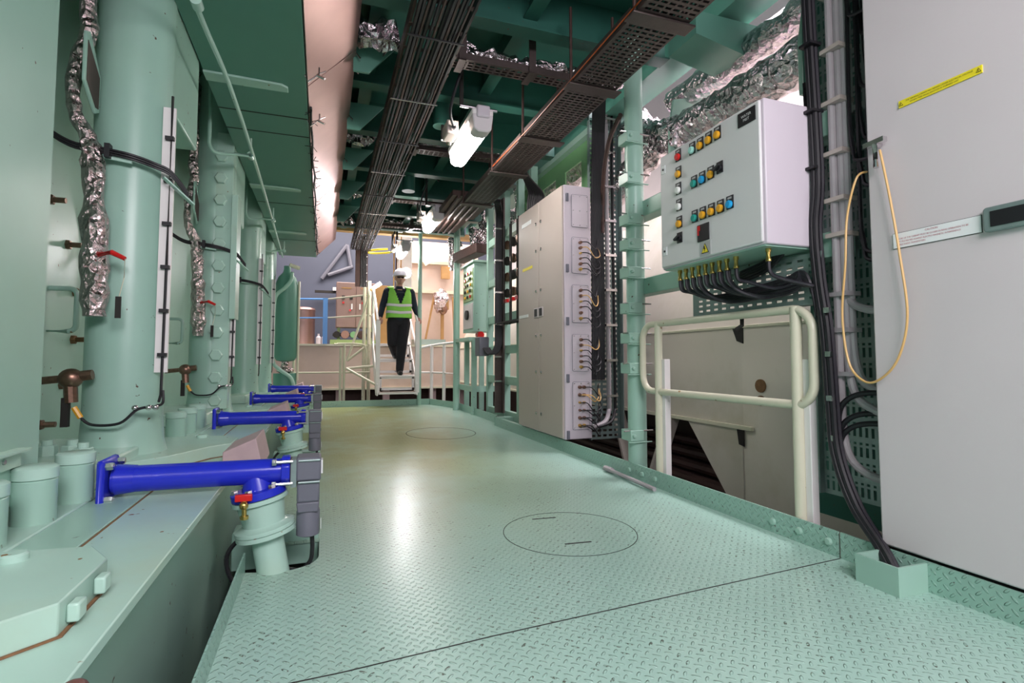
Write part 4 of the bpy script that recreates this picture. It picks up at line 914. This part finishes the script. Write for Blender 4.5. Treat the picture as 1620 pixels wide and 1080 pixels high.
# tangled dark cables
t = thing('dark_cable_tangle', 'tangle of thin black cables with orange ends entering the large cabinet', 'cable', (2.08, 1.5, .5))
random.seed(11)
for i in range(22):
    y = 1.44 + random.uniform(0, .10); z = random.uniform(1.05, 2.4); x = 2.07 + random.uniform(-.03, .05)
    m = MB(); m.tube(smooth_path([(x, y, 2.95), (x, y + .02, z + .3), (x, y + .01, z + .06), (x - .01, y - .02, z), (x - .02, 1.405, z - .01)], 4), .008, 6); m.build('thin_cable', 'black', t)
    if i % 2 == 0:
        m = MB(); m.cyl((x - .02, 1.425, z - .008), (x - .02, 1.405, z - .01), .010, n=8); m.build('orange_sleeve', 'orange', t)
for i, z in enumerate((.62, .54, .50)):
    m = MB(); m.tube(smooth_path([(2.0, 1.62, z - .18), (2.0, 1.61, z - .05), (2.01, 1.56, z + .01), (2.03, 1.48, z + .03), (2.03, 1.41, z + .02)]), .011, 8); m.build('thin_cable', 'black', t)
    m = MB(); m.cyl((2.03, 1.44, z + .025), (2.03, 1.405, z + .02), .012, n=8); m.build('orange_sleeve', 'orange', t)
# floor box
t = MB(); t.box(1.79, 1.798, 1.25, 1.40, 0, .095); t.box(1.798, 1.93, 1.392, 1.40, 0, .095); t.box(1.798, 1.93, 1.25, 1.258, 0, .095); t.box(1.80, 1.93, 1.26, 1.39, .0, .02)
tag(t.build('cable_entry_box', 'mint'), 'small open-topped green plate box on the deck where the black cables end', 'box')
t = MB(); t.cyl((1.875, 3.30, .022), (1.84, 2.68, .022), .013, n=12); t.cyl((1.877, 3.32, .022), (1.875, 3.22, .022), .018, n=10)
tag(t.build('loose_pipe', 'grey_cable'), 'loose grey pipe offcut lying on the deck along the right kerb', 'pipe')

# ================================================================ MID AND FAR RIGHT: green frame, cabinets
t = thing('green_rack_frame', 'open green steel frame of posts and rails behind the tall cabinet', 'frame', (2.15, 7, 0))
for y in (5.35, 5.75, 6.25, 6.95):
    m = MB(); m.box(2.12, 2.20, y - .035, y + .035, -.1, 2.9); m.build('post', 'mint', t, bevel=.004)
for z in (.10, .52, .90, 1.30, 1.80, 2.35):
    m = MB(); m.box(2.13, 2.19, 5.2, 7.0, z - .05, z + .05); m.build('cross_rail', 'mint', t, bevel=.004)
m = MB(); m.box(1.95, 2.25, 5.9, 6.05, .02, .10); m.box(1.945, 2.0, 5.2, 6.0, .0, .09); m.build('sole_plate', 'mint', t)
t = thing('cabinet_stand', 'green pipe stand carrying the small green control cabinet', 'stand', (2.1, 7.6, 0))
m = MB(); m.cyl((1.96, 8.05, 0), (1.96, 8.05, 2.9), .05, n=14); m.build('stand_pole', 'mint', t)
for x, y in ((2.10, 7.95), (2.32, 7.9), (2.25, 7.25), (2.02, 7.25)):
    m = MB(); m.box(x - .035, x + .035, y - .03, y + .03, 0, 1.06); m.build('leg', 'mint', t)
m = MB(); m.box(1.93, 2.35, 7.2, 8.0, 1.04, 1.09); m.build('shelf', 'mint', t)
m = MB(); m.box(2.0, 2.35, 7.24, 7.28, .32, .40); m.box(1.99, 2.02, 7.24, 8.0, .32, .40); m.build('cross_rail', 'mint', t)
t = thing('green_control_cabinet', 'small green control cabinet with rows of buttons, at the far right of the deck', 'control box', (2.13, 7.5, 1.15))
m = MB(); m.box(2.0, 2.30, 7.2, 7.8, 1.17, 2.15); m.build('enclosure', 'mint', t, bevel=.006)
m = MB(); m.box(1.97, 2.32, 7.15, 7.85, 2.15, 2.18); m.build('rain_cap', 'mint_pale', t, bevel=.003)
m = MB(); m.box(1.992, 2.0, 7.24, 7.76, 1.62, 2.08); fp = m.build('button_panel', 'olive', t)
m = MB(); m.box(1.992, 2.0, 7.24, 7.76, 1.22, 1.58); fp2 = m.build('lower_panel', 'cab', t)
for r_ in range(5):
    for c__ in range(3):
        q = MB(); q.cyl((1.992, 7.36 + c__ * .14, 1.68 + r_ * .085), (1.975, 7.36 + c__ * .14, 1.68 + r_ * .085), .024, n=10); q.build('button', ['red', 'dark', 'orange', 'dark', 'copper'][(r_ + c__) % 5], fp)
q = MB(); q.cyl((1.992, 7.5, 1.42), (1.96, 7.5, 1.42), .07, n=14); q.build('rotary_switch', 'dark', fp2)
m = MB(); m.cyl((2.10, 7.18, 1.12), (2.10, 7.3, 1.12), .05, n=12); m.build('red_cap', 'red', t, label='red cap below the cabinet')
m = MB(); m.bar((1.95, 7.9, 2.32), (2.12, 7.2, 2.36), .2, .14); tag(m.build('brown_junction_box', 'brown', bevel=.01), 'tilted brown box above the small green control cabinet', 'box')
# foil bundles near the cabinet
for i, (x, y, z, r) in enumerate(((2.1, 8.6, 2.55, .13), (2.25, 7.6, 2.62, .12), (2.35, 6.4, 2.66, .12), (2.58, 12.1, 2.15, .17))):
    m = MB()
    for q in range(5):
        c0 = Vector((x + random.uniform(-.1, .1), y + random.uniform(-.2, .2), z + random.uniform(-.15, .15)))
        m.tube([c0 + Vector((random.uniform(-.02, .02), -.2 + .05 * k_, .02 * k_ * random.choice((-1, 1)))) for k_ in range(9)], [r * .5 * random.uniform(.6, 1.2) for _ in range(9)], 10, jit=.5, fr=9)
    if i < 3: m.tube([(x, y, z), (x, y, 3.0), (x, y, 3.25)], .04, 10, jit=.4)
    tag(m.build('foil_bundle', 'foil', flat=True), ['crumpled foil lagging above the right rear railing', 'crumpled foil lagging above the small green cabinet', 'crumpled foil lagging between the frame posts', 'crumpled foil lagging against the cream compartment at the back'][i], 'pipe', 'foil bundles')
# vertical brown tray with cables turning into a box
t = thing('narrow_cable_riser', 'narrow upright cable riser right of the small green cabinet', 'cable tray', (2.0, 6.25, .1))
m = MB(); m.box(2.02, 2.12, 6.28, 6.30, .12, 2.8); m.box(2.10, 2.12, 6.2, 6.3, .12, 2.8); m.build('tray', 'tray', t)
for i in range(5):
    x = 2.025 + i * .018; m = MB(); m.tube(smooth_path([(x - .15, 5.9, 2.66), (x - .02, 6.2, 2.6), (x, 6.26, 2.3), (x, 6.26, 1.2), (x, 6.25, 1.0), (x - .04, 6.26, .88), (x - .1, 6.28, .85), (x - .15, 6.3, .92)]), .013, 6); m.build('cable', 'purple_black' if i % 2 else 'black', t)
for z in (.5, .8, 1.2, 1.6, 2.0, 2.4):
    m = MB(); m.box(2.01, 2.12, 6.235, 6.27, z, z + .02); m.build('saddle', 'steel', t)
m = MB(); m.box(1.85, 1.98, 6.4, 6.6, .82, 1.06); tag(m.build('cable_box', 'motor', bevel=.01), 'small dark grey cable box below the small green control cabinet', 'box')
# pipework manifold behind the tall cabinet
t = thing('instrument_manifold', 'cluster of dark gauges and red handles left of the tall cabinet', 'manifold', (2.05, 5.5, 1.3))
random.seed(3)
for i in range(4):
    for j in range(4):
        y, z = 5.25 + i * .20, 1.55 + j * .19
        m = MB(); m.rev([(0, .05), (.03, .055), (.035, .045)], (2.05, y, z), (-1, -.3, 0), 14); g_ = m.build('gauge', 'dark' if (i + j) % 2 else 'copper', t)
        m = MB(); m.cyl((2.05, y, z), (2.13, y, z), .012, n=8); m.cyl((2.08, y, z - .09), (2.08, y, z + .09), .010, n=8); m.build('stem', 'steel', g_)
    m = MB(); m.box(2.0, 2.04, 5.19 + i * .2, 5.31 + i * .2, 1.44, 1.48); m.build('red_handle', 'red', t)
m = MB()
for i in range(7): m.cyl((2.0 + (i % 2) * .03, 5.15 + i * .12, 1.18), (2.0 + (i % 2) * .03, 5.15 + i * .12, 2.35), .010, n=6)
m.box(1.98, 2.12, 5.15, 6.1, 1.2, 1.22); m.build('impulse_lines', 'dark', t)
# deck posts
t = MB(); t.cyl((1.57, 9.12, 0), (1.57, 9.12, 3.2), .035, n=14); tag(t.build('deck_post', 'mint'), 'slim green pole right of the person, rising from the far kerb to the ceiling', 'post')
t = thing('rear_railing', 'low white railing at the far right corner of the deck', 'railing', (2.0, 8.8, 0))
for x, y in ((2.02, 8.25), (1.90, 8.75), (1.78, 9.2)):
    m = MB(); m.cyl((x + .02, y, 0), (x + .02, y, 1.03), .028, n=10); m.build('post', 'white', t)
m = MB(); m.tube(smooth_path([(2.04, 8.2, .98), (2.04, 8.28, 1.04), (1.92, 8.75, 1.04), (1.80, 9.2, 1.02), (1.62, 9.3, .98)]), .020, 8); m.tube([(2.04, 8.25, .55), (1.92, 8.75, .55), (1.80, 9.2, .55), (1.62, 9.3, .55)], .016, 8); m.build('rail', 'white', t)

# ================================================================ STAIRS AND BACKGROUND
t = thing('access_stairs', 'short white steel stairs leading down to the far end of the deck', 'stairs', (1.17, 9.4, .2))
def step_frame(y, z0, z1, x0, x1):
    q = MB(); q.box(x0, x0 + .04, y, y + .02, z0, z1); q.box(x1 - .04, x1, y, y + .02, z0, z1); q.box(x0, x1, y, y + .02, z1 - .05, z1); q.box(x0, x1, y, y + .02, z0, z0 + .045); return q
for z0, z1, y in ((.26, .50, 9.08), (.54, .78, 9.38), (.82, 1.06, 9.68)):
    step_frame(y, z0, z1, .90, 1.48).build('riser_frame', 'white', t, bevel=.003)
for z, y in ((.23, 8.95), (.51, 9.06), (.79, 9.36), (1.06, 9.66)):
    m = MB(); m.box(.88, 1.50, y, y + .34, z - .03, z); m.build('tread', 'white', t, bevel=.003)
for x in (.85, 1.50):
    m = MB(); m.prism([(8.95, .18), (9.2, .18), (10.1, 1.06), (9.85, 1.10), (8.95, .36)], 'X', x, x + .02); m.build('stringer', 'white', t)
    m = MB(); m.box(x - .02, x + .05, 8.98, 9.04, .22, 1.42); m.build('newel_post', 'white', t, bevel=.005)
    m = MB(); m.cyl((x + .01, 9.0, 1.42), (x + .01, 9.9, 2.05), .022, n=10); m.cyl((x + .01, 9.02, .95), (x + .01, 9.9, 1.6), .018, n=10); m.cyl((x + .01, 9.9, 1.06), (x + .01, 9.9, 2.1), .022, n=10); m.build('handrail', 'white', t)
t = thing('platform_bracing', 'cream diagonal tubes and landing rails left of the stairs', 'railing', (.6, 9.8, .2))
for a, b in (((.40, 9.6, .62), (.84, 9.1, .36)), ((.40, 9.6, .62), (.86, 9.6, .66)), ((.42, 10.0, .75), (.80, 10.0, 1.95)), ((.42, 10.0, .75), (.80, 10.0, 1.05)), ((.78, 10.0, .8), (.78, 10.0, 2.2)), ((.30, 9.6, 0.0), (.30, 9.6, .98)), ((.36, 9.6, 0.0), (.36, 9.6, 1.05)), ((-.45, 9.7, .25), (-.45, 9.7, 1.05))):
    m = MB(); m.cyl(a, b, .022, n=8); m.build('brace', 'cream', t)
m = MB(); m.tube(smooth_path([(.2, 9.9, 1.05), (.62, 9.9, 1.05), (.74, 9.9, .95), (.74, 9.9, .5)]), .018, 8); m.cyl((-.6, 9.7, .55), (.8, 9.7, .55), .014, n=8); m.build('rail', 'cream', t)
t = thing('rear_platform', 'beige rear platform wall with a rim below the blue-grey hall wall', 'platform', (.8, 12, 0))
m = MB(); m.box(-1.8, 4.6, 11.5, 12.4, .18, 1.05); m.build('platform_wall', 'peach', t)
m = MB(); m.box(-1.8, 4.6, 11.46, 12.4, 1.05, 1.09); m.box(-1.8, 4.6, 11.46, 11.5, .15, .19); m.build('rim', 'cream', t)
m = MB(); m.box(-1.8, 4.6, 12.3, 12.35, -1.2, .17); m.build('under_panel', 'brown', t)
for i, x in enumerate((.35, 1.3, 2.3, 3.0)):
    m = MB(); m.box(x - .07, x + .07, 11.6, 11.75, -1.2, .18); m.build('support_leg', 'pinkgrey', t)
t = thing('rear_rails', 'thin cream and blue guard rails on the rear platform', 'railing', (.2, 10.6, 1.1))
m = MB(); m.cyl((.1, 11.4, 2.0), (.80, 10.2, 1.98), .018, n=8); m.cyl((.1, 11.4, 1.62), (.85, 10.2, 1.60), .016, n=8); m.build('cream_rail', 'cream', t)
m = MB(); m.cyl((-.6, 11.4, 1.98), (.12, 11.4, 2.0), .018, n=8); m.cyl((-.6, 11.4, 1.6), (.12, 11.4, 1.62), .014, n=8); m.box(.0, .09, 11.38, 11.44, 1.09, 2.02); m.build('blue_rail', 'sky_blue', t)
for x in (.73, .82):
    m = MB(); m.cyl((x, 10.25, -1.2), (x, 10.25, 2.25), .032, n=8); m.build('post', 'cream', t)
t = thing('brown_control_cabinet', 'dusty brown two-door control cabinet in the background left of the person', 'cabinet', (.67, 11.9, 1.5))
m = MB(); m.box(.26, 1.06, 11.8, 12.1, 1.45, 2.42); m.build('enclosure', 'brownpanel', t, bevel=.01)
for x0, x1 in ((.27, .655), (.665, 1.05)):
    q = MB(); q.box(x0, x1, 11.785, 11.8, 1.46, 2.41); dr = q.build('door', 'brownpanel', t, bevel=.004)
    cx = (x0 + x1) / 2
    q = MB(); q.box(cx - .1, cx + .1, 11.78, 11.785, 2.28, 2.31); q.build('name_plate', 'ochre', dr)
    for dx in (-.06, .10):
        q = MB(); q.box(cx + dx - .03, cx + dx + .03, 11.77, 11.785, 2.05, 2.13); q.build('meter', 'dark', dr)
    q = MB(); q.box(cx + (.1 if x0 < .5 else -.13), cx + (.13 if x0 < .5 else -.10), 11.77, 11.785, 1.84, 1.96); q.build('handle', 'label_white', dr)
    q = MB(); q.cyl((cx - .06, 11.785, 1.98), (cx - .06, 11.77, 1.98), .025, n=8); q.cyl((cx + .08, 11.785, 1.82), (cx + .08, 11.77, 1.82), .025, n=8); q.build('red_button', 'red', dr)
for x in (.32, 1.0):
    m = MB(); m.box(x - .03, x + .03, 11.85, 11.92, 1.09, 1.45); m.build('leg', 'olive', t)
t = thing('pump_set', 'dark machinery on a green base under the brown control cabinet', 'pump', (.65, 11.9, 1.09))
m = MB(); m.box(.15, 1.1, 11.7, 12.2, 1.09, 1.19); m.build('base_frame', 'olive', t)
for i in range(5):
    m = MB(); m.cyl((.28 + i * .17, 11.75, 1.30), (.28 + i * .17, 11.95, 1.30), .07 + .015 * (i % 2), n=14); m.build('flange', ['dark', 'copper', 'leaf', 'brown', 'dark'][i], t)
m = MB(); m.cyl((.2, 11.85, 1.30), (1.05, 11.85, 1.30), .035, n=10); m.build('shaft', 'dark', t)
m = MB(); m.rev([(0, .24), (.02, .26), (.72, .26), (.76, .27), (.80, .25), (.82, .15)], (-.42, 12.4, 1.09), (0, 0, 1), 28); tag(m.build('steel_drum', 'stainless'), 'dull metal drum on the rear platform behind the green bottle', 'drum')
for i, x in enumerate((-.08, .03)):
    m = MB(); m.rev([(0, .05), (.14, .05), (.18, .02), (.22, .02)], (x, 11.8, 1.09), (0, 0, 1), 12); tag(m.build('plastic_bottle', 'cab_side'), ['small pale bottle on the rear platform rim next to the drum', 'small pale bottle on the rear platform rim next to the blue post'][i], 'bottle', 'small bottles on the rim')
t = thing('wall_bench_arm', 'dark wall arm with a white end on the blue-grey rear wall', 'bracket', (0, 14, 2.4))
m = MB(); m.bar((-.2, 13.9, 2.45), (.45, 13.9, 2.45), .06, .06); m.build('arm', 'dark', t)
m = MB(); m.box(.22, .48, 13.8, 13.95, 2.48, 2.56); m.build('lamp_end', 'white', t)
t = MB()
for a, b in (((-.05, 14.1, 2.8), (.55, 14.1, 3.7)), ((.55, 14.1, 3.7), (.65, 14.1, 3.15)), ((.1, 14.1, 2.9), (.7, 14.1, 3.15))): t.cyl(a, b, .05, n=8)
tag(t.build('wall_bracket', 'motor'), 'grey triangular bracket on the blue-grey rear wall', 'bracket')
t = MB(); t.tube([(1.05 + .28 * math.cos(a * PI / 10), 10.4 + .2 * math.sin(a * PI / 10), 2.86 + .03 * math.cos(a * PI / 10)) for a in range(2, 17)], .02, 8); tag(t.build('yellow_hoop', 'yellow'), 'yellow hoop hanging left of the farthest lamp', 'hoop')
# cream compartment behind right
t = thing('cream_compartment', 'cream painted compartment with wooden fittings behind the rear railing', 'compartment', (2.4, 12.5, 1.09))
m = MB(); m.box(1.62, 3.6, 12.6, 12.7, 1.09, 3.6); m.box(1.62, 1.70, 11.6, 12.6, 1.09, 3.6); m.build('back_wall', 'peach', t)
m = MB(); m.box(1.62, 3.6, 12.5, 12.6, 2.35, 2.42); m.box(1.62, 3.6, 12.5, 12.6, 3.05, 3.12); m.bar((2.2, 12.3, 3.0), (2.9, 12.3, 3.5), .1, .12); m.build('shelf_line', 'cream', t)
m = MB(); m.box(2.62, 2.69, 12.3, 12.36, 1.09, 2.2); m.box(2.50, 2.80, 12.28, 12.4, 1.95, 2.28); m.bar((2.25, 12.3, 1.2), (2.45, 12.3, 2.25), .05, .04); m.bar((2.95, 12.3, 1.2), (2.9, 12.3, 2.25), .05, .04); m.box(2.65, 2.85, 12.4, 12.5, 2.7, 3.0); m.build('wooden_fitting', 'ochre', t)
m = MB(); m.ball((2.64, 12.2, 1.95), .11, .08, .13); m.build('valve_head', 'copper', t)
m = MB(); m.box(1.9, 2.6, 11.7, 12.1, 1.09, 1.22); m.build('grey_box', 'galv', t)
t = thing('cream_column', 'cream ribbed column with cables behind the person and the slim pole', 'column', (1.6, 10.6, 1.06))
m = MB(); m.box(1.45, 1.66, 10.6, 10.8, 1.06, 3.4); m.build('column_body', 'white', t, bevel=.01)
for i in range(4):
    m = MB(); m.cyl((1.30 + i * .045, 10.55, 1.6), (1.30 + i * .045, 10.55, 3.3), .014, n=8); m.build('cable', ['ochre', 'brown', 'white', 'ochre'][i], t)
m = MB(); m.box(.95, 1.40, 11.9, 12.0, 1.09, 2.4); tag(m.build('ochre_door', 'ochre'), 'ochre wooden door panel behind the person', 'door')
m = MB(); m.box(-.8, 3.8, 9.6, 9.75, 3.02, 3.12); tag(m.build('wooden_lintel', 'ochre'), 'ochre lintel beam at the far end of the ceiling', 'beam')
t = thing('work_floodlight', 'round bright floodlight high behind the right side of the person helmet', 'lamp', (1.52, 10.3, 2.2))
m = MB(); m.rev([(0, .10), (.02, .12), (.10, .09), (.14, .04)], (1.50, 10.28, 2.44), (.12, 1, .12), 20); m.build('reflector_housing', 'white', t)
m = MB(); m.rev([(0, .085), (.004, .085)], (1.498, 10.27, 2.438), (.12, 1, .12), 20); m.build('light_disc', 'flood', t)
m = MB(); m.cyl((1.52, 10.4, 2.45), (1.52, 10.6, 2.45), .02, n=8); m.build('bracket', 'dark', t)
t = thing('inspection_lamp', 'small bright lamp on the stair handrail left of the person', 'lamp', (.86, 9.85, 2.0))
m = MB(); m.bar((.84, 9.85, 2.06), (.98, 9.85, 2.16), .06, .06); m.build('lamp_head', 'tube', t)
m = MB(); m.cyl((.80, 9.86, 2.02), (.84, 9.86, 2.06), .02, n=8); m.build('lamp_clip', 'ochre', t)

# ================================================================ PERSON
PX, PY, PZ = 1.23, 9.22, .51
def cap(mb, a, b, ra, rb, n=12):
    a, b = Vector(a), Vector(b); d = (b - a); L = d.length
    prof = [(-ra * .95, ra * .25), (-ra * .6, ra * .8), (0, ra), (L, rb), (L + rb * .6, rb * .8), (L + rb * .95, rb * .25)]
    mb.rev(prof, a, d, n)
def voxel(o, size, sm=6):
    r = o.modifiers.new('remesh', 'REMESH'); r.mode = 'VOXEL'; r.voxel_size = size; r.use_smooth_shade = True
    s = o.modifiers.new('smooth', 'SMOOTH'); s.factor = .5; s.iterations = sm
def P3(x, y, z): return (PX + x, PY + y, PZ + z)
J = dict(pelvis=P3(0, .02, .92), chest=P3(0, 0, 1.30), neck=P3(0, -.01, 1.50), head=P3(.005, -.05, 1.63),
         shL=P3(-.20, 0, 1.43), elL=P3(-.275, .04, 1.17), haL=P3(-.325, -.10, .96),
         shR=P3(.20, 0, 1.43), elR=P3(.275, .04, 1.17), haR=P3(.325, -.10, .97),
         hipL=P3(-.09, .02, .90), knL=P3(-.11, -.02, .55), anL=P3(-.03, .22, .37),
         hipR=P3(.09, .02, .90), knR=P3(.04, -.10, .50), anR=P3(.02, -.02, .09))
per = thing('person', 'person in lime hi-vis vest, dark clothes and white helmet descending the stairs', 'person', (PX, PY, PZ))
b = MB()
cap(b, J['pelvis'], J['chest'], .13, .14, 16); cap(b, J['chest'], P3(0, 0, 1.40), .14, .10, 16); cap(b, J['shL'], J['shR'], .065, .065)
cap(b, J['neck'], P3(0, -.03, 1.58), .055, .05)
b.ball(P3(.005, -.045, 1.655), .078, .095, .115, 20, 14); b.ball(P3(.005, -.085, 1.595), .045, .05, .045)        # skull, jaw
b.ball(P3(.005, -.148, 1.635), .014, .022, .022); b.ball(P3(-.075, -.04, 1.64), .012, .02, .03); b.ball(P3(.085, -.04, 1.64), .012, .02, .03)
b.ball(P3(.005, -.132, 1.598), .026, .012, .008)
for s in 'LR':
    cap(b, J['sh' + s], J['el' + s], .052, .042); cap(b, J['el' + s], J['ha' + s], .042, .027)
    cap(b, J['hip' + s], J['kn' + s], .085, .06); cap(b, J['kn' + s], J['an' + s], .058, .04)
    sg = -1 if s == 'L' else 1; h = Vector(J['ha' + s])
    cap(b, h, h + Vector((sg * .004, -.05, -.035)), .026, .030, 10)
    for k_, (dx, l1, l2) in enumerate(((-.026, .030, .026), (-.009, .036, .03), (.009, .034, .028), (.026, .026, .02))):
        k0 = h + Vector((dx, -.075, -.045)); k1 = k0 + Vector((0, -.012, -l1)); k2 = k1 + Vector((0, .018, -l2))
        cap(b, k0, k1, .0095, .009, 8); cap(b, k1, k2, .009, .0075, 8)
    cap(b, h + Vector((-sg * .026, -.03, -.02)), h + Vector((-sg * .042, -.065, -.05)), .011, .009, 8)
bd = b.build('body', 'skin', per); voxel(bd, .006, 3)
# shirt
b = MB(); cap(b, P3(0, .02, .98), J['chest'], .155, .165, 18); cap(b, J['chest'], P3(0, 0, 1.38), .165, .11, 18); cap(b, P3(-.18, 0, 1.415), P3(.18, 0, 1.415), .078, .078, 14); cap(b, P3(0, 0, 1.44), P3(0, -.012, 1.50), .075, .062)
for s in 'LR': cap(b, J['sh' + s], J['el' + s], .068, .056); w2 = Vector(J['el' + s]).lerp(Vector(J['ha' + s]), .86); cap(b, J['el' + s], w2, .056, .042)
sh = b.build('shirt', 'navy', per); voxel(sh, .010, 5)
# trousers
b = MB(); cap(b, P3(-.06, .02, .93), P3(.06, .02, .93), .135, .135, 16); cap(b, P3(-.04, .02, 1.0), P3(.04, .02, 1.0), .13, .13, 16)
for s in 'LR': cap(b, J['hip' + s], J['kn' + s], .115, .086); cap(b, J['kn' + s], J['an' + s], .086, .066)
tr = b.build('trousers', 'cloth', per); voxel(tr, .010, 5)
# boots
for s in 'LR':
    a = Vector(J['an' + s]); b = MB(); cap(b, a + Vector((0, .02, -.02)), a + Vector((0, 0, -.045)), .052, .05); cap(b, a + Vector((0, 0, -.05)), a + Vector((0, -.13, -.056)), .046, .040)
    bo = b.build('boot', 'black', per); voxel(bo, .008, 3)
# vest: front and back shell with V neck and armholes
b = MB(); NA = 96; rows = []
def vr(z):  # half-width, half-depth of the vest at height z
    tt = (z - .97) / (1.47 - .97); return .212 - .012 * math.sin(tt * PI) - (.04 * max(0, tt - .8) / .2), .188 - .005 * tt - .055 * max(0, tt - .72) / .28
zs = [.97 + i * (1.475 - .97) / 44 for i in range(45)]
grid = {}
for i, z in enumerate(zs):
    hw, hd = vr(z)
    for k_ in range(NA):
        a = 2 * PI * k_ / NA; ca, sa = math.cos(a), math.sin(a)
        grid[i, k_] = len(b.v); b.v.append(P3(hw * math.copysign(abs(ca) ** .8, ca), hd * math.copysign(abs(sa) ** .8, sa), z))
for i in range(44):
    for k_ in range(NA):
        z = (zs[i] + zs[i + 1]) / 2; a = 2 * PI * (k_ + .5) / NA; hw, hd = vr(z); x = hw * math.copysign(abs(math.cos(a)) ** .8, math.cos(a)); front = math.sin(a) < 0
        if front and z > 1.17 and abs(x) < (z - 1.17) * .36: continue
        if z > 1.16 and abs(x) > .205 - (z - 1.16) * .10: continue
        b.f.append((grid[i, k_], grid[i, (k_ + 1) % NA], grid[i + 1, (k_ + 1) % NA], grid[i + 1, k_]))
for sg in (-1, 1): # shoulder straps
    b.add([P3(sg * .115, -.125, 1.465), P3(sg * .19, -.11, 1.46), P3(sg * .20, 0, 1.50), P3(sg * .09, 0, 1.515), P3(sg * .19, .09, 1.46), P3(sg * .10, .10, 1.47)], [(0, 1, 2, 3), (3, 2, 4, 5)])
ve = b.build('hi_vis_vest', 'vest', per); so = ve.modifiers.new('solid', 'SOLIDIFY'); so.thickness = .008; so.offset = 1
for z0, z1 in ((1.03, 1.075), (1.15, 1.195)):
    q = MB(); n_ = NA
    for z in (z0, z1):
        hw, hd = vr(z); hw += .012; hd += .012
        for k_ in range(n_):
            a = 2 * PI * k_ / n_; ca, sa = math.cos(a), math.sin(a); q.v.append(P3(hw * math.copysign(abs(ca) ** .8, ca), hd * math.copysign(abs(sa) ** .8, sa), z - (.02 * (1 - abs(ca)) if sa < 0 else 0) + .02))
    for k_ in range(n_): q.f.append((k_, (k_ + 1) % n_, n_ + (k_ + 1) % n_, n_ + k_))
    ta = q.build('reflective_band', 'reflective', ve); so = ta.modifiers.new('solid', 'SOLIDIFY'); so.thickness = .004; so.offset = 1
# helmet, hair, glasses
q = MB(); hc = Vector(P3(.005, -.045, 1.685)); q.rev([(0, .118), (.004, .122), (.03, .116), (.07, .105), (.11, .078), (.135, .04), (.142, .01)], hc, (0, 0, 1), 28)
q.add([tuple(hc + Vector((.11 * math.cos(a), -.06 - .11 * math.sin(a), z))) for z in (0, .008) for a in [PI * i / 10 for i in range(11)]], [tuple(range(11)), tuple(range(21, 10, -1))] + [(i, i + 1, 12 + i, 11 + i) for i in range(10)])
he = q.build('helmet', 'helmet', per)
q = MB(); q.ball(P3(.005, -.02, 1.66), .086, .088, .075); q.build('hair', 'hair', per)
q = MB(); q.box(PX - .055, PX + .065, PY - .152, PY - .140, PZ + 1.645, PZ + 1.672); q.build('safety_glasses', 'dark', per, bevel=.004)
